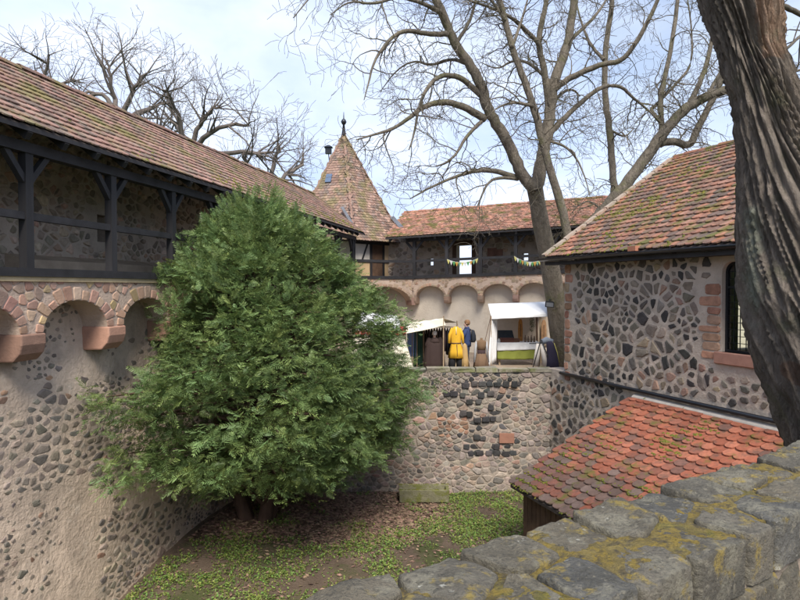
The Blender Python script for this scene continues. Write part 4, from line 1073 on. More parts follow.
# trees beyond the curtain wall
PD = dict(dens=[.55, .85, 1.1, 1.5, 0], ang=(28, 62), len=[9, 4.0, 2.6, 1.5, .8], rad=[.4, .16, .07, .034, .02], rmin=.012, step=[.9, .6, .4, .3, .25],
          crook=[.12, .2, .26, .3, .35], trop=[.1, .06, .03, .03, .05], sides=[8, 5, 4, 3, 3], max=4)
for i, (px, py, Y, fork, lab) in enumerate(((28, 100, 47, ((-30, -50), (20, -62), (-55, -15), (45, -30)), 'bare tree with dense upright twigs beyond the curtain wall, farthest from the tower'),
        (118, 112, 45, ((-38, -28), (-10, -70), (28, -52), (-60, 0), (45, -15)), 'bare tree with short dark trunk beyond the curtain wall roof, between two others'),
        (188, 150, 42, ((-55, -35), (-22, -85), (30, -62), (62, -35), (85, 5), (-20, -40)), 'wide spreading bare tree beyond the curtain wall, next to the tower'),
        (268, 190, 44, ((-25, -50), (12, -58), (35, -35)), 'small bare tree behind the spire of the corner tower'))):
    rg = random.Random(70 + i); top = pt(px, py, Y); root = thing('bare_tree', lab, 'tree', (top.x + .4, Y, -9), 'trees beyond the curtain wall' if False else None)
    Wd = [Wood(), Wood()]; base = Vector((top.x + .4, Y, -9)); pts = smooth([base, base.lerp(top, .5) + Vector((-.5, 0, 0)), top], 2)
    r0 = .42; rad = [r0 * 1.3 - r0 * .5 * k / (len(pts) - 1) for k in range(len(pts))]; Wd[0].tube(pts, rad, 10)
    for dx, dy in fork:
        e = pt(px + dx, py + dy * .72, Y + rg.uniform(-3, 3)); mid = top.lerp(e, .5) + Vector((0, 0, rg.uniform(-.4, .8))) + rnd_unit(rg) * .5
        q = smooth([top - Vector((0, 0, .6)), mid, e], 2); rr = [.24 - .17 * k / (len(q) - 1) for k in range(len(q))]
        for k in range(1, len(q)): q[k] += rnd_unit(rg) * .12
        Wd[0].tube(q, rr, 7); spawn(Wd, q, rr, 0, PD, rg, .25, 1.1); spawn(Wd, q, rr, 1, PD, rg, .3, 1.0)
    finish(Wd, root, M['bark_far'])

# ------------------------------------------------------------------ big trunk by the parapet
prof = [(-400, 610, 672), (-200, 650, 722), (-60, 690, 765), (0, 703, 775), (50, 719, 779), (100, 734, 797), (150, 742, 820), (200, 744, 845), (250, 745, 862), (300, 748, 878), (340, 757, 890),
        (370, 766, 897), (400, 778, 905), (448, 797, 925), (520, 815, 960), (700, 822, 990), (880, 810, 1020)]
YT = 6.0; big = thing('old_tree', 'massive deeply furrowed trunk leaning beside the parapet', 'tree', Vector((5.2, YT, GZ)))
def ridged(x): return 1 - abs(x) * 2
nseg, nrow = 250, 460; V = np.zeros((nrow * nseg, 3), np.float32); tint = np.zeros((nrow * nseg, 3), np.float32)
ys = [p[0] for p in prof]; y_lo, y_hi = -400, 880
for i in range(nrow):
    fy = i / (nrow - 1); py = float(np.interp(fy, [0, .08, .9, 1], [-400, -40, 460, 880]))
    l = np.interp(py, ys, [p[1] for p in prof]); r = np.interp(py, ys, [p[2] for p in prof]); c = pt((l + r) / 2, py, YT); rad = (r - l) / 2 / FPX * YT
    for k in range(nseg):
        th = 6.2832 * k / nseg; ca, sa = math.cos(th), math.sin(th); tw = th + c.z * .2 + .25 * mnoise.noise((ca, sa, c.z * .7))
        cx, cy = math.cos(tw) * 3.6, math.sin(tw) * 3.6
        wv = mnoise.noise((cx * .8, cy * .8, c.z * 1.3)) * .55
        n1 = mnoise.noise((cx * 2.3 + wv, cy * 2.3 + wv, c.z * 1.0)); n2 = mnoise.noise((cx * 5.0 + wv, cy * 5.0, c.z * 1.5 + 7)); n3 = mnoise.noise((cx * 8, cy * 8, c.z * 5))
        h = (ridged(n1) - .5) * .10 + (ridged(n2) - .5) * .04 + n3 * .012 + mnoise.noise((ca * 1.2, sa * 1.2, c.z * .6)) * .05 * rad / .6
        q = rad - .045 + h
        P = c + Vector((ca * q, sa * q, 0)); V[i * nseg + k] = P
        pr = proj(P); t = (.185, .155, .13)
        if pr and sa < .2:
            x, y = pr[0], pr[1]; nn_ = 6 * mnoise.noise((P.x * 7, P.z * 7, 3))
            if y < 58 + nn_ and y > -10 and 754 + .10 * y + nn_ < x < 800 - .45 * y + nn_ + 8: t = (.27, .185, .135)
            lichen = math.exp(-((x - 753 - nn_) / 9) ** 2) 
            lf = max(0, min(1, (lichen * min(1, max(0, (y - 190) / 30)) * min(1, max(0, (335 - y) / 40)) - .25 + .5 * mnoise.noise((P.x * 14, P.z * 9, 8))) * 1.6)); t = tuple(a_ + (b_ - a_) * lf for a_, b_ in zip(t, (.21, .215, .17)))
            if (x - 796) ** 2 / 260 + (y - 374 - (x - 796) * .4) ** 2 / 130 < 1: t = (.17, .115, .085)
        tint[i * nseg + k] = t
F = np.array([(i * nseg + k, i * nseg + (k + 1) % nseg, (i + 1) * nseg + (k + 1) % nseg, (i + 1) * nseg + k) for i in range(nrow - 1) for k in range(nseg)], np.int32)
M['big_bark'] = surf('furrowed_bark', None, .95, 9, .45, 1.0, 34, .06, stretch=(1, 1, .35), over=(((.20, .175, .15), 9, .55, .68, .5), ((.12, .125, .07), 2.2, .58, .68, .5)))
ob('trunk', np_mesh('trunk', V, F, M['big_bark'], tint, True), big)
PT_ = dict(PA); PT_['keep'] = lambda p: True; PT_['len'] = [3, 1.6, .9, .5, .3]; PT_['rad'] = [.1, .03, .015, .008, .005]; PT_['rmin'] = .0035; PT_['trop'] = [0, -.04, -.06, -.04, 0]
rg = random.Random(5)
for spec_, a_, c_, y0_, y1_, dn in (([(768, 10), (782, 4), (795, 12), (812, 20), (840, 10)], 6, 4, 6.0, 6.4, None), ([(775, 55), (788, 48), (800, 36), (815, 25)], 3, 3.1, 6.2, 7.2, None),
        ([(640, -330), (560, -420), (470, -440), (380, -520)], 40, 18, 6.0, 5.0, .3), ([(650, -330), (720, -440), (800, -520), (900, -560)], 36, 16, 6.0, 7.0, .3)):
    Wt = [Wood(), Wood()]; limb(Wt, spec_, a_, c_, y0_, y1_, PT_, rg, dens=dn)
    lo_ = Wt[0].build('limb', M['bark'], big)
    if Wt[1].n: Wt[1].build('twigs', M['bark'], lo_)['kind'] = 'stuff'

# ------------------------------------------------------------------ the yew
yew = thing('yew_tree', 'large dense dark green evergreen growing against the curtain wall', 'tree', Vector((-3.35, 14.2, -5.5)))
AX = Vector((-3.2, 13.9, 0)); rs = np.random.RandomState(4)
zs_p = np.array([-4.6, -4.1, -3.6, -3.0, -2.4, -1.4, -.3, .6, 1.25, 1.65, 1.9]); rs_p = np.array([1.0, 1.9, 3.0, 3.7, 3.75, 3.2, 2.5, 1.85, 1.2, .6, .2])
def yr(z): return float(np.interp(z, zs_p, rs_p))
nl = 6                       # spray template: stem along +x, paired side twigs, drooping tip
tv, tf = [], []
def leaf(p, d, L, w, n):
    d = d.normalized(); s = d.cross(n).normalized() * w / 2; b = len(tv); q = p + d * L
    tv.extend([p - s * .5, p + d * L * .45 - s, q, p + d * L * .45 + s]); tf.append((b, b + 1, b + 2, b + 3))
up_ = Vector((0, 0, 1))
for k in range(nl):
    f = .08 + .92 * k / (nl - 1); P = Vector((.2 * f, 0, -.03 * f * f)); L = .112 * (1.05 - .55 * f)
    for sg in (-1, 1):
        d = Vector((.72, sg * .75, -.1 + .25 * math.sin(k * 2.1 + sg))); leaf(P, d, L, .0175, (up_ + Vector((0, sg * .5, 0))).normalized())
leaf(Vector((.19, 0, -.03)), Vector((1, 0, -.15)), .07, .018, up_); leaf(Vector((0, 0, 0)), Vector((1, 0, -.1)), .2, .010, up_)
TV = np.array([tuple(v) for v in tv], np.float32); TF = np.array(tf, np.int32)
clumps = []
for _ in range(4000):
    z = rs.uniform(-4.75, 1.8); th = rs.uniform(0, 2 * np.pi); rr = yr(z)
    if rs.rand() > (rr / 4.05) * 1.0 + .12: continue
    lump = .93 + .24 * mnoise.noise((math.cos(th) * 1.6, math.sin(th) * 1.6, z * .55)) + .26 * mnoise.noise((math.cos(th) * 3.6, math.sin(th) * 3.6, z * 1.7))
    dep = 1.0 - abs(rs.normal(0, .13)) if rs.rand() < .72 else rs.uniform(.35, .85)
    r = rr * lump * dep; x, y = AX.x + r * math.sin(th), AX.y + r * math.cos(th)
    y -= .0
    P = Vector((x, y, z - .18 * r / 4 * rs.rand()))
    dw = 7.5 - (-P.x * LF.n.x - P.y * LF.n.y)
    lim = .45 if z < -.8 else .25
    if dw < lim:
        if rs.rand() < .55: continue
        P -= -LF.n * (lim - dw + rs.uniform(0, .5)) * 1.0
    if P.y > 16.5 and z < -2.0: continue
    if P.y > 18: continue
    pj = proj(P)
    if pj and pj[1] > 491 - 16 * rs.rand(): continue
    clumps.append((P, th, dep))
    if len(clumps) >= 1280: break
for th_l, z, out in ((-2.55, -2.2, 4.3), (-2.6, -2.7, 4.4), (-2.65, -3.0, 4.2), (-2.5, -1.9, 4.1)):    # low boughs reaching along the wall
    for _ in range(10): 
        P = Vector((AX.x + out * math.sin(th_l) * rs.uniform(.75, 1), AX.y + out * math.cos(th_l) * rs.uniform(.75, 1), z + rs.normal(0, .25)))
        if 7.5 - (-P.x * LF.n.x - P.y * LF.n.y) > .3: clumps.append((P, th_l, 1.0))
for _ in range(150):                                     # upright leader shoots on the upper crown
    th = rs.uniform(0, 2 * np.pi); z = rs.uniform(-.6, 1.9); r = yr(z) * rs.uniform(.8, 1.0); clumps.append((Vector((AX.x + r * math.sin(th), AX.y + r * math.cos(th), z + rs.uniform(.05, .3))), th, 2.0))
VV, CC = [], []
SP = 34
for P, th, dep in clumps:
    n = int(SP * (1.0 if dep > .8 else .7) * (.35 if dep > 1.5 else 1)); out = np.array([math.sin(th), math.cos(th), 0]); side = np.array([math.cos(th), -math.sin(th), 0])
    o = np.clip(rs.normal(0, 1, (n, 3)), -1.7, 1.7); off = o[:, :1] * out * .20 + o[:, 1:2] * side * .20 + o[:, 2:] * np.array([0, 0, .10]); off[:, 2] -= .12 * o[:, 0] ** 2 * .5
    az = rs.normal(0, 1.1, n) + o[:, 1] * .35; dirs = np.cos(az)[:, None] * out + np.sin(az)[:, None] * side
    hz = (P.z + 4.7) / 6.5; dirs[:, 2] = rs.normal(-.05 + .6 * hz ** 2.0, .45, n); dirs /= np.linalg.norm(dirs, axis=1)[:, None]
    if dep > 1.5: off *= np.array([.35, .35, 1.6]); dirs[:, 2] += 1.6; dirs /= np.linalg.norm(dirs, axis=1)[:, None]
    upv = np.tile(np.array([0, 0, 1.0]), (n, 1)) + rs.normal(0, .55, (n, 3)); yv = np.cross(upv, dirs); yv /= np.linalg.norm(yv, axis=1)[:, None]; zv = np.cross(dirs, yv)
    sc = rs.uniform(.6, 1.15, n)
    W_ = (TV[None, :, :1] * dirs[:, None, :] + TV[None, :, 1:2] * yv[:, None, :] + TV[None, :, 2:] * zv[:, None, :]) * sc[:, None, None] + (np.array(P) + off)[:, None, :]
    k = rs.uniform(.65, 1.4); g = np.array([.108, .175, .066]) * k; yl = np.array([.24, .28, .07])
    mixf = np.clip(rs.normal(.10 + .22 * (rs.rand() < .3), .14, n), 0, .8); c = g[None] * (1 - mixf[:, None]) + yl[None] * mixf[:, None]; c *= rs.uniform(.8, 1.2, (n, 1))
    cc = np.repeat(c[:, None, :], len(TV), 1); tipf = np.clip((TV[:, 0] - .13) / .12, 0, 1)[None, :, None] * rs.uniform(0, .35, (n, 1, 1)); cc = cc * (1 - tipf) + yl * tipf
    VV.append(W_.reshape(-1, 3)); CC.append(cc.reshape(-1, 3))
VV = np.vstack(VV); CC = np.vstack(CC); ns = len(VV) // len(TV); FQ = (TF[None] + (np.arange(ns) * len(TV))[:, None, None]).reshape(-1, 4)
M['yew'] = surf('yew_needles', None, .5, 3, .25, 0, spec=.35, trans=.22)
ob('crown', np_mesh('crown', VV, FQ, M['yew'], CC), yew)
Wy = [Wood(), Wood()]; rg = random.Random(9); b0 = Vector((-3.4, 14.25, -5.75))
for k in range(5):
    a = rg.uniform(0, 6.28); e = b0 + Vector((math.cos(a) * .55, math.sin(a) * .4, 0)); q = smooth([e * .35 + b0 * .65, e + Vector((0, 0, 1.3)), e + Vector((math.cos(a) * .5, math.sin(a) * .4, 3.0)), Vector((AX.x + math.cos(a) * .5, AX.y + math.sin(a) * .5, rg.uniform(-.5, 1.2)))], 2)
    Wy[0].tube(q, [max(.03, .2 - .16 * i / (len(q) - 1)) for i in range(len(q))], 8)
Wy[0].build('trunk', M['yew_bark'], yew)
for P, th, dep in clumps[::5]:
    z0 = P.z - .2 - rg.uniform(.3, 1.2); s0 = Vector((AX.x, AX.y, max(z0, -5))); mid = s0.lerp(P, .55) + Vector((0, 0, .25)); q = smooth([s0, mid, P], 2)
    Wy[1].tube(q, [.05 - .04 * i / (len(q) - 1) for i in range(len(q))], 4)
Wy[1].build('boughs', M['yew_bark'], yew)

# ------------------------------------------------------------------ ground cover
def scatter(name, label, cat, n, dens, mk, mat):
    """mk(rs) -> list of quads (4x3) around the origin"""
    rs = np.random.RandomState(n % 97); V, C = [], []
    tries = 0; cnt = 0
    while cnt < n and tries < n * 14:
        tries += 1; x, y = rs.uniform(-6.6, 3.6), rs.uniform(8.2, 16.95)
        dw = 7.5 + x * LF.n.x + y * LF.n.y
        if dw < .12 or rs.rand() > dens(x, y): continue
        qs, c = mk(rs); a = rs.uniform(0, 6.28); ca, sa = math.cos(a), math.sin(a); z = gz(x, y)
        for q in qs:
            for p in q: V.append((x + p[0] * ca - p[1] * sa, y + p[0] * sa + p[1] * ca, z + p[2])); C.append(c)
        cnt += 1
    F = np.arange(len(V)).reshape(-1, 4)
    tag(ob(name, np_mesh(name, np.array(V, np.float32), F, mat, np.array(C, np.float32))), label, cat, kind='stuff')
def green(x, y):
    k = .5 + .8 * mnoise.noise((x * .45, y * .45, 41)) + .7 * mnoise.noise((x * 1.6, y * 1.6, 42)); lit = litter(x, y, True)
    wallb_ = max(0, (y - 16.2)) * .3
    return max(0.0, min(1, k * 1.7 - .2 - 1.0 * lit))
def litter(x, y, raw=False):
    d = math.hypot((x + 3.0) / 4.0, (y - 15.2) / 2.0); v = max(0, min(1, (1.25 - d) * 2.2)); return v if raw else max(.04, v) * (.5 + .5 * max(0, .7 + mnoise.noise((x * 1.2, y * 1.2, 50))))
def weed(rs):
    Q = []; n = rs.randint(4, 7); k = rs.uniform(.3, .75)
    for i in range(n):
        a = rs.uniform(0, 6.28); L = rs.uniform(.03, .075) * k; w = L * rs.uniform(.3, .5); e = rs.uniform(.2, 1.2); dx, dy, dz = math.cos(a) * math.cos(e), math.sin(a) * math.cos(e), math.sin(e); sx, sy = -math.sin(a) * w, math.cos(a) * w
        h = rs.uniform(0, .03) * (2.5 if k > .65 else 1)
        Q.append([(0, 0, h), (dx * L * .55 + sx, dy * L * .55 + sy, h + dz * L * .6), (dx * L, dy * L, h + dz * L * .8), (dx * L * .55 - sx, dy * L * .55 - sy, h + dz * L * .6)])
    c = np.array([.20, .30, .075]) * rs.uniform(.65, 1.3); c[0] *= rs.uniform(.8, 1.4); return Q, c
def dead(rs):
    L = rs.uniform(.03, .075); w = L * rs.uniform(.3, .55); t = rs.uniform(-.02, .03); c = np.array([.21, .14, .10]) * rs.uniform(.5, 1.6); c[1] *= rs.uniform(.85, 1.15)
    return [[(-L, 0, .012), (0, -w, .012 + t), (L, 0, .014 + t * .5), (0, w, .02)]], c
M['leafy'] = surf('weed_leaf', None, .6, 5, .2, 0, spec=.3, trans=.25); M['litter'] = surf('dead_leaf', None, .85, 9, .3, 0)
scatter('weeds', 'low green weeds and clover spreading over the courtyard floor', 'weeds', 28000, green, weed, M['leafy'])
scatter('leaf_litter', 'brown dead leaves lying under the evergreen', 'leaves', 17000, litter, dead, M['litter'])
# ------------------------------------------------------------------ stone trough
tp = pt(424, 503, 16.2); tz = gz(tp.x, tp.y)
tr_ = thing('stone_trough', 'mossy rectangular stone trough at the foot of the retaining wall', 'trough', (tp.x, 16.25, tz))
b = MB(); hx, hy, h = .68, .27, .36; x, y = tp.x, 16.3
def ring_(a, c, z): return [Vector((x + sx * a, y + sy * c, z)) for sx, sy in ((-1, -1), (1, -1), (1, 1), (-1, 1))]
b.rings([ring_(hx * .97, hy * .95, tz + .02), ring_(hx, hy, tz + h), ring_(hx - .09, hy - .08, tz + h), ring_(hx - .13, hy - .11, tz + .12)])
o = b.build('basin', surf('mossy_trough_stone', (.20, .19, .12), .95, 6, .35, .9, 30, .03, over=(((.14, .15, .03), 5, .5, .62, .8),)), tr_); bv = o.modifiers.new('bevel', 'BEVEL'); bv.width = .02; bv.segments = 2
b = MB(); b.add(ring_(hx - .125, hy - .105, tz + .16), [(0, 1, 2, 3)]); b.build('soil_fill', M['soil'], tr_)
mm = []
for _ in range(90):
    f = .7; P = Vector((x + random.uniform(-hx, hx), y - hy - .005, tz + random.uniform(.05, h))) if f < .6 else Vector((x + random.uniform(-hx, hx), y + random.choice((-1, 1)) * (hy - .04), tz + h))
    mm.append((P, Vector((0, -1, 0)) if f < .6 else Vector((0, 0, 1)), random.uniform(.012, .03)))
moss_clumps(tr_, mm)
for sx in (-.45, .45):
    b = MB(); b.box((x + sx - .14, y - .2, tz - .1), (x + sx + .14, y + .2, tz + .03)); b.build('footing', M['cope'] if False else simple('footing_stone', (.2, .18, .15), .9), tr_)

# ------------------------------------------------------------------ market helpers
def ground(px, Y): p = pt(px, 300, Y); return Vector((p.x, Y, TZ))
def cloth(name, c, **k): return simple(name, c, .9, .07, 9, **k)
def loft(rings, n=20, fold=0, nf=7, ph=0.0):
    """rings: (cx, cy, z, rx, ry[, foldamp])"""
    out = []
    for i, q in enumerate(rings):
        cx, cy, z, rx, ry = q[:5]; fa = q[5] if len(q) > 5 else fold; r = []
        for k in range(n):
            a = 6.2832 * k / n; m = 1 + fa * math.sin(nf * a + ph + .4 * i); r.append(Vector((cx + rx * m * math.cos(a), cy + ry * m * math.sin(a), z)))
        out.append(r)
    return out
def rot(rings, base, ang):
    c, s = math.cos(ang), math.sin(ang)
    return [[Vector((base.x + p.x * c - p.y * s, base.y + p.x * s + p.y * c, base.z + p.z)) for p in r] for r in rings]
def loft_part(name, rings, mat, parent, base, ang=0, n=20, fold=0, nf=7, cap=True):
    b = MB(); b.rings(rot(loft(rings, n, fold, nf), base, ang), cap); return b.build(name, mat, parent, True)
def tubes_part(name, paths, mat, parent, base, ang=0, n=8):
    b = MB(); c, s = math.cos(ang), math.sin(ang); f = lambda p: Vector((base.x + p[0] * c - p[1] * s, base.y + p[0] * s + p[1] * c, base.z + p[2]))
    for pts, rad in paths: b.tube([f(p) for p in pts], rad, n)
    return b.build(name, mat, parent, True)
def drape(name, P00, P10, P11, P01, mat, parent, sag=.0, nu=14, nv=8, wav=.0, th=.008):
    V, F = [], []; P00, P10, P11, P01 = map(Vector, (P00, P10, P11, P01)); N = (P10 - P00).cross(P01 - P00).normalized()
    for i in range(nu + 1):
        for j in range(nv + 1):
            u, v = i / nu, j / nv; p = P00.lerp(P10, u).lerp(P01.lerp(P11, u), v); p = p + Vector((0, 0, -sag * 4 * u * (1 - u) * (.3 + .7 * 4 * v * (1 - v)))) + N * wav * math.sin(u * 23 + v * 2) * (.3 + .7 * v); V.append(p)
    for i in range(nu):
        for j in range(nv): a = i * (nv + 1) + j; F.append((a, a + nv + 1, a + nv + 2, a + 1))
    o = ob(name, mk_mesh(name, V, F, mat, None, True), parent); s = o.modifiers.new('thickness', 'SOLIDIFY'); s.thickness = th; return o
WHITE = cloth('white_canvas', (.74, .75, .77)); CREAM = cloth('cream_canvas', (.70, .66, .55)); POLE = M['tan_wood']

# ------------------------------------------------------------------ people
SKIN = simple('skin', (.52, .33, .25), .6, .08)
def body(root, base, ang, J, E_, name='body', mat=SKIN):
    """one continuous skinned body: J joints (xyz, radius), E_ edges"""
    bm_v = []; c, s = math.cos(ang), math.sin(ang); names = list(J)
    for n_ in names: x, y, z, r = J[n_]; bm_v.append((base.x + x * c - y * s, base.y + x * s + y * c, base.z + z))
    me = bpy.data.meshes.new(name); me.from_pydata(bm_v, [(names.index(a), names.index(b_)) for a, b_ in E_], []); me.materials.append(mat)
    o = ob(name, me, root); sk = o.modifiers.new('skin', 'SKIN'); ss = o.modifiers.new('sub', 'SUBSURF'); ss.levels = 1; ss.render_levels = 2; sk.use_smooth_shade = True
    if not me.skin_vertices: 
        with bpy.context.temp_override(object=o, active_object=o): pass
    for i, n_ in enumerate(names): me.skin_vertices[0].data[i].radius = (J[n_][3],) * 2
    me.skin_vertices[0].data[0].use_root = True
    return o
def skeleton(H, arms):
    """facing +y; arms: {-1: (elbow, wrist), 1: ...} offsets; returns joints and edges incl. five-fingered hands"""
    k = H / 1.78; J = {}; E_ = []
    def j(n, x, y, z, r): J[n] = (x * k, y * k, z * k, r * k)
    j('pelvis', 0, 0, .95, .13); j('waist', 0, 0, 1.12, .115); j('chest', 0, .01, 1.33, .135); j('neck0', 0, 0, 1.48, .06); j('neck1', 0, .015, 1.55, .052); j('jaw', 0, .03, 1.60, .07); j('skull', 0, .01, 1.69, .088); j('crown', 0, 0, 1.75, .05); j('nose', 0, .115, 1.65, .012)
    E_ += [('pelvis', 'waist'), ('waist', 'chest'), ('chest', 'neck0'), ('neck0', 'neck1'), ('neck1', 'jaw'), ('jaw', 'skull'), ('skull', 'crown'), ('jaw', 'nose')]
    for s in (-1, 1):
        t = 'l' if s < 0 else 'r'
        j(t + 'hip', s * .1, 0, .88, .09); j(t + 'knee', s * .11, .02, .49, .058); j(t + 'ankle', s * .11, -.01, .09, .04); j(t + 'toe', s * .12, .15, .04, .032)
        E_ += [('pelvis', t + 'hip'), (t + 'hip', t + 'knee'), (t + 'knee', t + 'ankle'), (t + 'ankle', t + 'toe')]
        (ex, ey, ez), (wx, wy, wz) = arms[s]; j(t + 'sh', s * .185, 0, 1.42, .06); j(t + 'el', ex, ey, ez, .042); j(t + 'wr', wx, wy, wz, .028)
        d = Vector((wx - ex, wy - ey, wz - ez)).normalized(); pm = Vector((wx, wy, wz)) + d * .07; j(t + 'pm', *pm, .032)
        E_ += [('chest', t + 'sh'), (t + 'sh', t + 'el'), (t + 'el', t + 'wr'), (t + 'wr', t + 'pm')]
        sd = d.cross(Vector((s, 0, 0))).normalized() if abs(d.x) < .9 else Vector((0, 0, 1)); cu = d.cross(sd) * s
        for f in range(4):
            b0 = pm + sd * (.03 - .02 * f) + d * .03; L = (.075, .085, .08, .06)[f]
            j(f'{t}f{f}a', *(b0), .0095); j(f'{t}f{f}b', *(b0 + d * L * .5 + cu * .012), .009); j(f'{t}f{f}c', *(b0 + d * L * .85 + cu * .04), .008); E_ += [(t + 'pm', f'{t}f{f}a'), (f'{t}f{f}a', f'{t}f{f}b'), (f'{t}f{f}b', f'{t}f{f}c')]
        b0 = Vector((wx, wy, wz)) + d * .035 + sd * .035; j(t + 'th0', *b0, .011); j(t + 'th1', *(b0 + d * .035 + sd * .03), .0095); E_ += [(t + 'wr', t + 'th0'), (t + 'th0', t + 'th1')]
    return J, E_
def face(root, base, ang, k, hairc, long_=False, back=False):
    f = lambda x, y, z: (x * k, y * k, z * k)
    hr = [(0, -.012 * k, 1.60 * k if not long_ else 1.50 * k, .07 * k, .075 * k), (0, -.02 * k, 1.66 * k, .098 * k, .098 * k), (0, -.012 * k, 1.72 * k, .104 * k, .108 * k), (0, -.008 * k, 1.77 * k, .085 * k, .09 * k), (0, -.01 * k, 1.80 * k, .035 * k, .04 * k)]
    loft_part('hair', hr, simple('hair', hairc, .8, .3, 30), root, base, ang, 16, .03, 6)
    dk = simple('eye', (.02, .02, .02), .3)
    tubes_part('eyes', [([f(s * .034, .082, 1.665), f(s * .034, .094, 1.665)], .011 * k) for s in (-1, 1)], dk, root, base, ang, 6)
    tubes_part('ears', [([f(s * .09, 0, 1.64), f(s * .1, -.01, 1.68)], .018 * k) for s in (-1, 1)], SKIN, root, base, ang, 6)
    tubes_part('mouth', [([f(-.025, .094, 1.608), f(.025, .094, 1.608)], .006 * k)], simple('lips', (.35, .14, .12), .6), root, base, ang, 5)

# visitor in the navy jacket, turned to the clothes on the stand
B0 = ground(467, 21.6); ang = R(75); P1 = thing('person', 'person in navy blue jacket and dark trousers browsing beside the yellow tunic', 'person', B0)
arms = {-1: ((-.24, .1, 1.16), (-.14, .32, 1.14)), 1: ((.25, .08, 1.15), (.16, .3, 1.08))}
J, Ed = skeleton(1.74, arms); body(P1, B0, ang, J, Ed); face(P1, B0, ang, .99, (.22, .12, .06))
NAVY = cloth('navy_jacket', (.03, .05, .13))
loft_part('jacket', [(0, 0, .82, .19, .15), (0, 0, .95, .195, .155), (0, 0, 1.12, .185, .145), (0, .01, 1.32, .21, .15), (0, 0, 1.42, .2, .125), (0, 0, 1.49, .09, .09), (0, 0, 1.53, .07, .075)], NAVY, P1, B0, ang, 20, .025, 5)
tubes_part('sleeve', [([(s * .18, 0, 1.43), (arms[s][0][0] * 1, arms[s][0][1], arms[s][0][2]), arms[s][1]], [.075, .06, .045]) for s in (-1, 1)], NAVY, P1, B0, ang, 10)
tubes_part('trousers', [([(s * .09, 0, .9), (s * .11, .02, .5), (s * .11, -.01, .06)], [.105, .078, .07]) for s in (-1, 1)], cloth('dark_denim', (.035, .045, .075)), P1, B0, ang, 12)
tubes_part('shoe', [([(s * .11, -.06, .05), (s * .115, .05, .055), (s * .12, .17, .035)], [.045, .05, .035]) for s in (-1, 1)], simple('shoe_leather', (.04, .03, .03), .5), P1, B0, ang, 8)
bp = thing('backpack', 'dark backpack worn by the person in the navy jacket', 'backpack', B0 + Vector((.2, 0, 1.0)))
loft_part('pack', [(0, -.22, .98, .13, .06), (0, -.24, 1.05, .15, .09), (0, -.235, 1.22, .145, .085), (0, -.215, 1.38, .12, .06), (0, -.2, 1.42, .06, .03)], cloth('black_nylon', (.022, .026, .035)), bp, B0, ang, 16, .02, 4)
tubes_part('strap', [([(s * .1, -.16, 1.4), (s * .11, .02, 1.5), (s * .12, .15, 1.36), (s * .14, .08, 1.15), (s * .12, -.18, 1.02)], .016) for s in (-1, 1)], cloth('strap_web', (.03, .03, .035)), bp, B0, ang, 6)

# grey-haired person in a dark hooded cloak, seen from behind
B1 = ground(434.5, 21.0); P2 = thing('person', 'grey-haired person in a dark brown hooded cloak, back turned to the courtyard', 'person', B1)
arms2 = {-1: ((-.27, .02, 1.12), (-.25, .16, .95)), 1: ((.27, .02, 1.12), (.25, .16, .95))}
J, Ed = skeleton(1.40, arms2); body(P2, B1, R(10), J, Ed); face(P2, B1, R(10), .79, (.55, .53, .51))
BROWN = cloth('dark_brown_wool', (.038, .024, .022), bump=.4)
loft_part('cloak', [(0, 0, .02, .40, .3, .07), (0, 0, .35, .37, .27, .08), (0, 0, .7, .33, .23, .06), (0, 0, .93, .29, .2, .03), (0, 0, 1.06, .23, .16, .02), (0, 0, 1.15, .12, .1), (0, -.01, 1.2, .07, .07)], BROWN, P2, B1, R(10), 28, .05, 9)
loft_part('hood', [(0, -.06, .99, .16, .09), (0, -.09, 1.06, .17, .12), (0, -.07, 1.13, .13, .1), (0, -.05, 1.18, .085, .07)], BROWN, P2, B1, R(10), 18, .04, 6)
tubes_part('sleeve', [([(s * .16, 0, 1.18), (s * .25, .02, .95), (s * .22, .14, .8)], [.085, .09, .1]) for s in (-1, 1)], BROWN, P2, B1, R(10), 10)

# ------------------------------------------------------------------ clothes for sale
def stand(root, base, h, hw=.0):
    b = MB(); b.tube([base + Vector((0, 0, 0)), base + Vector((0, 0, h))], .018, 8)
    b.build('pole', POLE, root)
    for k in range(3):
        a = 2.1 * k + .4; b = MB(); b.tube([base + Vector((0, 0, .3)), base + Vector((math.cos(a) * .25, math.sin(a) * .25, .01))], .014, 6); b.build('foot', POLE, root)
B2 = ground(456, 21.2); yt = thing('clothes_stand', 'clothes stand wearing a belted yellow tunic over black trousers', 'clothes stand', B2); stand(yt, B2, 1.56)
YEL = cloth('yellow_wool', (.62, .36, .03), bump=.3)
loft_part('tunic', [(.04, 0, .46, .31, .19, .07), (.03, 0, .7, .26, .16, .06), (0, 0, .94, .18, .12, .03), (0, 0, 1.04, .175, .12, .01), (0, 0, 1.28, .185, .13), (0, 0, 1.46, .155, .10), (0, 0, 1.56, .07, .07)], YEL, yt, B2, 0, 26, .03, 7)
tubes_part('sleeve', [([(s * .12, 0, 1.5), (s * .22, -.02, 1.27), (s * .245, -.06, .98)], [.06, .055, .05]) for s in (-1, 1)], YEL, yt, B2, 0, 10)
loft_part('belt', [(0, 0, .96, .187, .128), (0, 0, 1.0, .187, .13)], simple('belt_leather', (.08, .045, .03), .5), yt, B2, 0, 20)
tubes_part('belt_tail', [([(.02, -.14, .94), (.03, -.16, .7), (.03, -.18, .52)], .014)], simple('belt_leather', (.08, .045, .03), .5), yt, B2)
tubes_part('trim', [([(0, -.075, 1.55), (0, -.14, 1.3)], .018)], cloth('cream_trim', (.66, .55, .35)), yt, B2)
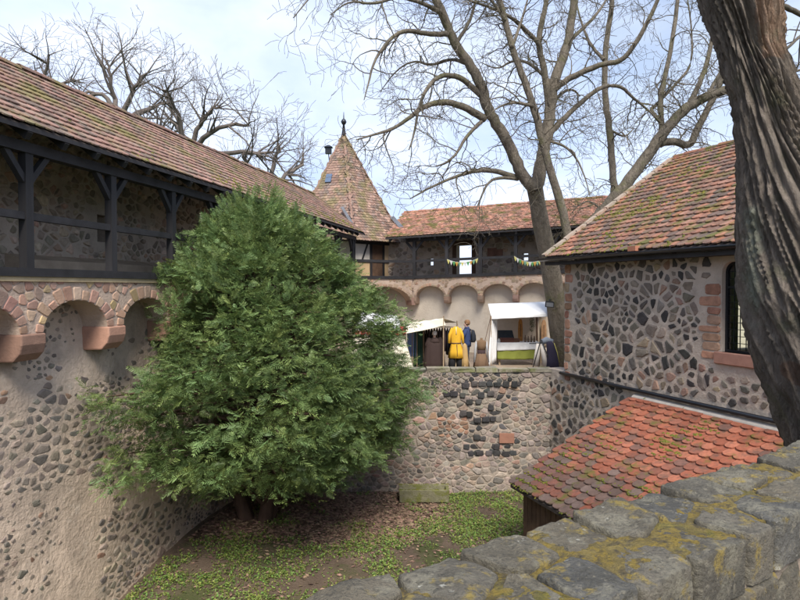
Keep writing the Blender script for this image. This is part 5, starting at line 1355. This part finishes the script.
tubes_part('trousers', [([(s * .1, 0, .75), (s * .13, 0, .4), (s * .15, 0, .04)], [.12, .125, .13]) for s in (-1, 1)], cloth('black_wool', (.018, .018, .022)), yt, B2, 0, 12)
b = MB(); B2b = ground(465, 21.1); cl2 = thing('hanging_garment', 'long tan garment hanging beside the yellow tunic', 'garment', B2b); stand(cl2, B2b, .98)
loft_part('garment', [(.02, 0, .06, .13, .08, .14), (.01, 0, .4, .11, .07, .12), (0, 0, .75, .09, .06, .06), (-.01, 0, .92, .07, .05), (-.01, 0, .98, .02, .02)], cloth('tan_linen', (.40, .27, .12)), cl2, B2b, 0, 20, .06, 6)
# rack of dark clothes behind the cloaked person
Bk = ground(437, 21.9); rk = thing('garment_rack', 'wooden garment rack crowded with dark brown and black clothes', 'garment rack', Bk)
tubes_part('frame', [([(-.55, 0, 0), (-.55, 0, 1.5)], .02), ([(.55, 0, 0), (.55, 0, 1.5)], .02), ([(-.6, 0, 1.5), (.6, 0, 1.5)], .018), ([(-.55, -.25, .02), (-.55, .25, .02)], .02), ([(.55, -.25, .02), (.55, .25, .02)], .02)], POLE, rk, Bk)
for i in range(11):
    x = -.48 + .096 * i; L = random.uniform(.7, 1.25); cc = random.choice([(.03, .022, .02), (.05, .032, .025), (.02, .02, .024), (.075, .05, .035), (.04, .025, .03)])
    loft_part('hanging_coat', [(x, 0, 1.45 - L, .055, .25, .12), (x, 0, 1.45 - L * .5, .05, .23, .1), (x, 0, 1.36, .045, .21, .03), (x, 0, 1.47, .015, .04)], cloth('dark_cloth', cc), rk, Bk, 0, 16, .08, 5)
# blue and green cloths under the awning
for px, Y, cc, lab, h0, h1 in ((411.5, 21.6, (.16, .22, .40), 'pale blue cloth hanging under the cream awning', .45, 1.42), (418, 21.6, (.02, .05, .035), 'dark green cloth hanging under the cream awning', .1, 1.4)):
    Bh = ground(px, Y); hc = thing('hanging_cloth', lab, 'cloth', Bh)
    drape('cloth', Bh + Vector((-.16, 0, h1)), Bh + Vector((.16, 0, h1)), Bh + Vector((.17, .05, h0)), Bh + Vector((-.15, .05, h0)), cloth('hung_cloth', cc), hc, 0, 16, 8, .035)
    b = MB(); b.tube([Bh + Vector((-.22, 0, h1 + .01)), Bh + Vector((.22, 0, h1 + .01))], .012, 6); b.tube([Bh + Vector((-.2, 0, 0)), Bh + Vector((-.2, 0, h1 + .02))], .014, 6); b.tube([Bh + Vector((.2, 0, 0)), Bh + Vector((.2, 0, h1 + .02))], .014, 6); b.build('hanging_rod', POLE, hc)
# brown dress on a form
B3 = ground(481.5, 21.2); df = thing('dress_form', 'dress form in a brown gown with dark waistband left of the white stall', 'dress form', B3) ; df['label'] = 'dress form in a brown gown with dark waistband between stall and yellow tunic'; stand(df, B3, 1.05)
loft_part('skirt', [(0, 0, .05, .29, .24, .09), (0, 0, .35, .24, .2, .08), (0, 0, .62, .15, .12, .03)], cloth('brown_linen', (.15, .095, .06)), df, B3, 0, 26, .07, 9)
loft_part('waistband', [(0, 0, .58, .155, .122), (0, 0, .62, .152, .122), (0, 0, .74, .157, .124)], cloth('dark_purple', (.045, .028, .03)), df, B3)
loft_part('bodice', [(0, 0, .73, .15, .118), (0, 0, .9, .165, .12), (0, 0, 1.0, .19, .1), (0, 0, 1.04, .185, .085), (0, 0, 1.07, .12, .07), (0, 0, 1.09, .05, .045), (0, 0, 1.16, .045, .04)], cloth('brown_linen_top', (.15, .095, .055)), df, B3)
for s in (-1, 1): tubes_part('sleeve', [([(s * .16, 0, 1.03), (s * .21, .0, .75), (s * .24, -.02, .3)], [.045, .04, .045])], cloth('grey_sleeve', (.35, .36, .38)), df, B3)

# ------------------------------------------------------------------ white stall
SY = 21.6; cx_ = lambda px, y=SY: (px - 400) / FPX * y
st = thing('market_stall', 'open market stall with white canopy and bare poles by the big tree', 'stall', ground(518, 22.3))
zf = pt(500, 316, SY).z; zt_ = pt(500, 304, 23.6).z + .12
A = Vector((cx_(491), SY, zf)); Bq = Vector((cx_(551), SY, zf + .1)); C2 = Vector((cx_(551, 23.8), 23.8, zf + .35)); D2 = Vector((cx_(491, 23.8), 23.8, zf + .3))
m0 = Vector((A.x, SY + .75, zf + .42)); m1 = Vector((Bq.x, SY + .75, zf + .5))
drape('canopy_front', A, Bq, m1, m0, WHITE, st, .02, 14, 6); drape('canopy_back', m0, m1, C2, D2, WHITE, st, .03, 14, 8)
drape('valance', A, Bq, Bq + Vector((0, -.01, -.12)), A + Vector((0, -.01, -.12)), WHITE, st, 0, 30, 4, .012)
for p in (A, Bq, C2, D2):
    b = MB(); b.tube([Vector((p.x, p.y, TZ)), p], .025, 8); b.build('pole', POLE, st)
drape('side_curtain', A + Vector((.02, .0, 0)), A + Vector((.28, .4, .05)), Vector((A.x + .24, SY + .45, TZ + .25)), Vector((A.x - .1, SY - .15, TZ + .12)), WHITE, st, 0, 16, 10, .04)
for p, q in ((A, ground(479.5, 21.0) + Vector((0, 0, .25))), (A + Vector((.0, 0, .02)), ground(487, 20.6))):
    b = MB(); b.tube([p, q], .012, 5); b.build('guy_rope', M['brown_wood'], st)
drape('backdrop', Vector((cx_(497, 23.9), 23.9, zf + .2)), Vector((cx_(548, 23.9), 23.9, zf + .3)), Vector((cx_(548, 23.9), 23.92, TZ + .55)), Vector((cx_(497, 23.9), 23.92, TZ + .55)), cloth('beige_backdrop', (.58, .48, .38)), st, 0, 24, 8, .02)
tb = thing('market_table', 'trestle table under white runner and green cloth in the white stall', 'table', ground(517, 22.8)); t0, t1, ty0, ty1, tzz = cx_(497.5, 22.6), cx_(540, 22.6), 22.6, 23.3, TZ + .86
b = MB(); b.box((t0, ty0, tzz - .04), (t1, ty1, tzz)); b.build('table_top', POLE, tb)
for x in (t0 + .1, t1 - .1):
    for y in (ty0 + .1, ty1 - .1): b = MB(); b.box((x - .03, y - .03, TZ), (x + .03, y + .03, tzz - .04)); b.build('leg', POLE, tb)
rn = MB(); rn.box((t0 - .02, ty0 - .015, tzz + .002), (t1 + .02, ty1 + .01, tzz + .01)); rn.build('runner_top', WHITE, tb)
drape('white_runner', (t0 - .02, ty0 - .03, tzz + .01), (t1 + .02, ty0 - .03, tzz + .01), (t1 + .02, ty0 - .05, tzz - .24), (t0 - .02, ty0 - .05, tzz - .3), WHITE, tb, 0, 30, 6, .015)
drape('green_cloth', (t0 - .01, ty0 - .022, tzz - .02), (t1 + .0, ty0 - .022, tzz - .02), (t1 - .05, ty0 - .03, tzz - .6), (t0 + .0, ty0 - .03, tzz - .62), cloth('lime_green_cloth', (.22, .245, .05)), tb, .06, 30, 8, .02)
def prop(name, label, cat, px, w, h, d, c, dz=0, Y=22.8, shape='box', rough=.6):
    p = Vector((cx_(px, Y), Y, tzz + .012 + dz)); r = thing(name, label, cat, p); mt = simple(name, c, rough, .25, 12)
    if shape == 'chest':
        b = MB(); b.box(p + Vector((-w / 2, -d / 2, 0)), p + Vector((w / 2, d / 2, h * .6))); o = b.build('box', mt, r); bv = o.modifiers.new('b', 'BEVEL'); bv.width = .01
        b = MB(); b.rings([[p + Vector((x, math.cos(a) * d / 2, h * .61 + math.sin(a) * h * .38)) for a in [R(30 * k) for k in range(7)]] for x in (-w / 2, w / 2)]); b.build('lid', mt, r)
    elif shape == 'board':
        b = MB(); out = [(-w / 2, 0), (w / 2, 0), (w / 2 * 1.05, h * .5), (w / 2 * .85, h * .85), (w * .25, h * .97), (0, h), (-w * .25, h * .97), (-w / 2 * .85, h * .85), (-w / 2 * 1.05, h * .5)]
        k = len(out); V = [p + Vector((x, y, z)) for y in (-d / 2, d / 2) for x, z in out]; b.add(V, [tuple(range(k)), tuple(range(2 * k - 1, k - 1, -1))] + [(i, i + k, (i + 1) % k + k, (i + 1) % k) for i in range(k)]); b.build('panel', mt, r)
        b = MB(); b.tube([p + Vector((0, -d / 2 - .002, h * .2)), p + Vector((0, -d / 2 - .004, h * .75))], .012, 6); b.build('carving', M['brown_wood'], r)
    elif shape == 'case':
        b = MB(); b.hexa([p + Vector(v) for v in ((-w / 2, -d / 2, 0), (w / 2, -d / 2, 0), (w / 2, d / 2, 0), (-w / 2, d / 2, 0), (-w / 2, d / 2 - .02, h), (w / 2 - .06, d / 2 - .02, h), (w / 2 - .06, d / 2 + .06, h), (-w / 2, d / 2 + .06, h))]); b.build('panel', mt, r)
        b = MB(); b.box(p + Vector((-w / 2 - .01, -d / 2 - .06, 0)), p + Vector((w / 2 + .01, -d / 2 - .01, .04))); b.build('rim', M['brown_wood'], r)
    else:
        rr = [(0, 0, 0, w * .4, w * .4), (0, 0, h * .3, w * .5, w * .5), (0, 0, h * .7, w * .42, w * .42), (0, 0, h * .85, w * .2, w * .2), (0, 0, h, w * .24, w * .24)]
        loft_part('vessel', rr, mt, r, p, 0, 12); b = MB(); b.tube([p + Vector((0, 0, h)), p + Vector((0, 0, h * 1.08))], w * .16, 8); b.build('stopper', M['brown_wood'], r)
    return r
prop('display_case', 'slanted dark display board on the market table', 'display', 506.5, .62, .42, .3, (.025, .032, .04), 0, 22.95, 'case')
prop('wooden_chest', 'long red-brown wooden chest on the white runner', 'chest', 507, .5, .17, .22, (.13, .05, .035), 0, 22.72, 'chest')
prop('wooden_chest', 'smaller brown box beside the long red-brown chest', 'chest', 516, .26, .15, .2, (.16, .08, .05), 0, 22.76, 'chest')
prop('carved_panel', 'tall orange-brown carved panel standing on the market table', 'panel', 520.5, .17, .86, .03, (.45, .20, .05), 0, 23.2, 'board')
prop('carved_panel', 'rounded tan wooden shield board at the back of the stall', 'panel', 544, .2, .82, .03, (.38, .22, .12), 0, 23.25, 'board')
for i, px in enumerate((525.5, 528.5, 531.5, 534.5)):
    prop('clay_jar', 'small grey-brown jar lined up at the end of the market table', 'jar', px, .09, .24 - .03 * (i % 2), .1, (.2, .14, .1), 0, 22.75, 'jar')['group'] = 'row of jars on the market table'
prop('clay_jar', 'white lidded pot next to the side curtain of the stall', 'pot', 499, .12, .15, .1, (.65, .65, .63), 0, 22.66, 'jar')
gp = Vector((cx_(532, 23.4), 23.4, zf - .05)); gd = thing('herb_bundle', 'bundle of green herbs hanging from the stall canopy', 'herbs', gp)
Vh, Fh = [], []
for i in range(160):
    z = random.uniform(-.62, -.02); rr = .09 * math.sin(math.pi * min(1, (-z / .66))) + .02; a = random.random() * 6.28; P = gp + Vector((math.cos(a) * rr * random.random(), math.sin(a) * rr * random.random(), z)); d = Vector((math.cos(a) * .04, math.sin(a) * .04, -.05)); s = d.orthogonal().normalized() * .014; k = len(Vh); Vh += [P, P + d * .5 - s, P + d, P + d * .5 + s]; Fh.append((k, k + 1, k + 2, k + 3))
ob('leaves', mk_mesh('leaves', Vh, Fh, simple('herb_green', (.05, .08, .025), .7)), gd); b = MB(); b.tube([gp + Vector((0, 0, .2)), gp + Vector((0, 0, -.4))], .008, 5); b.build('string', POLE, gd)
for px, lab in ((537.5, 'tall brown plank upright at the back of the stall'), (541, 'narrow tan plank upright beside the rounded shield board')):
    p = Vector((cx_(px, 23.45), 23.45, TZ)); r = thing('wooden_plank', lab, 'plank', p); o = MB(); o.hexa([p + Vector(v) for v in ((-.04, -.02, 0), (.04, -.02, 0), (.04, .02, 0), (-.04, .02, 0), (-.035, .1, 1.75), (.035, .1, 1.75), (.03, .13, 1.78), (-.03, .13, 1.78))]); o.build('board', M['brown_wood'] if px < 540 else M['tan_wood'], r)
# clothes hung on the trestle in front of the stall
B4 = ground(541, 21.0); c4 = thing('clothes_trestle', 'dark trestle hung with cream trousers in front of the stall', 'clothes stand', B4)
tubes_part('trestle', [([(-.36, -.2, 0), (-.02, -.1, 1.12)], .018), ([(.42, -.2, 0), (.0, -.1, 1.12)], .018), ([(-.4, 0, .98), (.5, 0, 1.0)], .018), ([(0, .3, 0), (0, 0, 1.02)], .016)], M['dark_wood'], c4, B4)
tubes_part('cream_trousers', [([(-.09, 0, .98), (-.13, -.02, .6), (-.18, -.02, .2)], [.07, .095, .11]), ([(.04, 0, .98), (.1, -.02, .6), (.18, -.02, .16)], [.07, .095, .11])], cloth('cream_linen', (.58, .54, .50)), c4, B4, 0, 12)
tubes_part('grey_bundle', [([(.02, -.02, 1.03), (.2, 0, 1.1), (.42, 0, 1.06)], [.09, .12, .07])], cloth('grey_blue_cloth', (.20, .23, .28)), c4, B4, 0, 10)
B5 = ground(553, 20.9); c5 = thing('hanging_coat', 'long dark navy coat hanging next to the cream trousers', 'coat', B5); stand(c5, B5, 1.05)
loft_part('coat', [(0, 0, .04, .24, .16, .09), (0, 0, .4, .2, .14, .07), (-.04, 0, .8, .17, .12, .03), (-.08, 0, 1.0, .14, .09), (-.1, 0, 1.07, .05, .05)], cloth('navy_coat', (.03, .026, .05)), c5, B5, 0, 24, .06, 8)
tubes_part('piping', [([(.02, -.1, 1.02), (.12, -.13, .7), (.2, -.13, .35)], .012)], cloth('yellow_trim', (.45, .42, .12)), c5, B5)

# ------------------------------------------------------------------ cream tent and awning
TPx, TY = 388, 20.8; tp0 = ground(TPx, TY + .6); tent = thing('ridge_tent', 'cream canvas tent with red scalloped trim half hidden by the evergreen', 'tent', tp0)
hw, zt0 = .95, TZ + 1.45; zr_ = TZ + 2.05; y0, y1 = TY, TY + 1.9; xl, xr = tp0.x - 1.15, tp0.x + .62
drape('roof_panel', (xl, y0, zt0), (xr, y0, zt0 - .05), (xr - .35, y0 + .95, zr_ - .1), (xl + .2, y0 + .95, zr_), WHITE, tent, .02); drape('roof_panel', (xl + .2, y0 + .95, zr_), (xr - .35, y0 + .95, zr_ - .1), (xr, y1, zt0), (xl, y1, zt0), WHITE, tent, .02)
drape('front_wall', (xl, y0 + .05, zt0), (xr - .1, y0 + .05, zt0 - .04), (xr + .3, y0 - .05, TZ), (xl - .2, y0 - .05, TZ), CREAM, tent, 0, 24, 10, .02); drape('side_wall', (xr - .1, y0 + .05, zt0 - .04), (xr - .1, y1, zt0), (xr + .25, y1, TZ), (xr + .3, y0 - .05, TZ), CREAM, tent, 0, 16, 8, .02)
RED = cloth('red_trim', (.42, .035, .05)); x = xl
while x < xr - .05:
    b = MB(); V = [Vector((x + .01, y0 - .012, zt0 + .0)), Vector((x + .19, y0 - .012, zt0 + .0)), Vector((x + .19, y0 - .02, zt0 - .1)), Vector((x + .1, y0 - .025, zt0 - .17)), Vector((x + .01, y0 - .02, zt0 - .1))]; V += [v + Vector((0, -.006, 0)) for v in V]
    b.add(V, [(4, 3, 2, 1, 0), (5, 6, 7, 8, 9)] + [(i, (i + 1) % 5, (i + 1) % 5 + 5, i + 5) for i in range(5)]); b.build('scallop', RED, tent); x += .2
aw = thing('awning', 'cream sail awning with red corner stretched between tent and pole', 'awning', ground(430, 20.2))
a0, a1, a2, a3 = pt(402, 334, 20.6), pt(443, 318, 20.6), pt(457, 322, 22.4), pt(402, 325, 22.2)
drape('sail', a0 + Vector((0, 0, -.0)), a1 + Vector((.1, 0, -.25)), a1, pt(404, 323, 20.9), CREAM, aw, .05, 18, 8, .01); drape('sail_top', pt(404, 323, 20.9), a1, a2, a3, CREAM, aw, .06, 18, 8, .01)
drape('red_corner', a0 + Vector((-.06, -.03, .02)), a0 + Vector((.14, -.03, .03)), pt(405, 326, 20.75) + Vector((.03, -.05, 0)), pt(400, 325, 20.75), RED, aw, 0, 6, 4, .01)
for p in (a1 + Vector((.02, .02, .02)), a2, pt(403, 325, 20.95)): b = MB(); b.tube([Vector((p.x, p.y, TZ)), p + Vector((0, 0, .05))], .022, 8); b.build('pole', POLE, aw)
b = MB(); b.tube([a2, pt(472, 372, 20.6)], .006, 5); b.build('guy_rope', POLE, aw)

# floodlight on the forked tree, bunting on the far gallery rail
fp = pt(549, 304, 20.7); fl = thing('floodlight', 'small dark floodlight fixed to the forked tree above the stall', 'lamp', fp)
b = MB(); b.hexa([fp + Vector(v) for v in ((-.16, -.1, -.1), (.14, -.12, -.12), (.12, .06, -.05), (-.12, .06, -.05), (-.16, -.14, .08), (.14, -.16, .06), (.12, .02, .1), (-.12, .02, .1))]); b.build('housing', M['metal'], fl)
b = MB(); b.hexa([fp + Vector(v) for v in ((-.13, -.13, -.08), (.11, -.15, -.1), (.11, -.12, -.1), (-.13, -.10, -.08), (-.13, -.155, .06), (.11, -.175, .04), (.11, -.14, .04), (-.13, -.12, .06))]); b.build('lens', simple('lamp_glass', (.14, .15, .17), .2), fl)
b = MB(); b.tube([fp + Vector((0, .05, .05)), fp + Vector((.1, .3, .15)), fp + Vector((.22, .62, .1))], .025, 6); b.build('bracket', M['metal'], fl)
for (p0, p1, lab) in (((447, 259), (478, 257), 'string of small coloured pennants on the gallery rail near the bright doorway'), ((514, 256), (541, 262), 'string of small coloured pennants on the gallery rail near the forked tree')):
    s0, s1 = sF(p0[0], .06), sF(p1[0], .06); A0, A1 = FF_.W(s0, .06, 1.17), FF_.W(s1, .06, 1.15 if p1[1] < 260 else .95); bt = thing('bunting', lab, 'bunting', A0, 'pennant strings on the far gallery')
    n = 11; P = []
    for i in range(n + 1): f = i / n; q = A0.lerp(A1, f); q.z -= .16 * 4 * f * (1 - f); P.append(q)
    b = MB(); b.tube(P, .008, 5); b.build('cord', WHITE, bt)
    for i in range(n):
        p = P[i].lerp(P[i + 1], .5); d = (P[i + 1] - P[i]).normalized() * .075; c = [(.65, .6, .2), (.7, .7, .66), (.12, .35, .12), (.6, .35, .08), (.2, .4, .25)][i % 5]
        b = MB(); V = [p - d, p + d, p + Vector((0, 0, -.2))]; V += [v + FF_.n * .008 for v in V]; b.add(V, [(0, 1, 2), (5, 4, 3), (0, 3, 4, 1), (1, 4, 5, 2), (2, 5, 3, 0)]); b.build('pennant', cloth('pennant_cloth', c), bt)
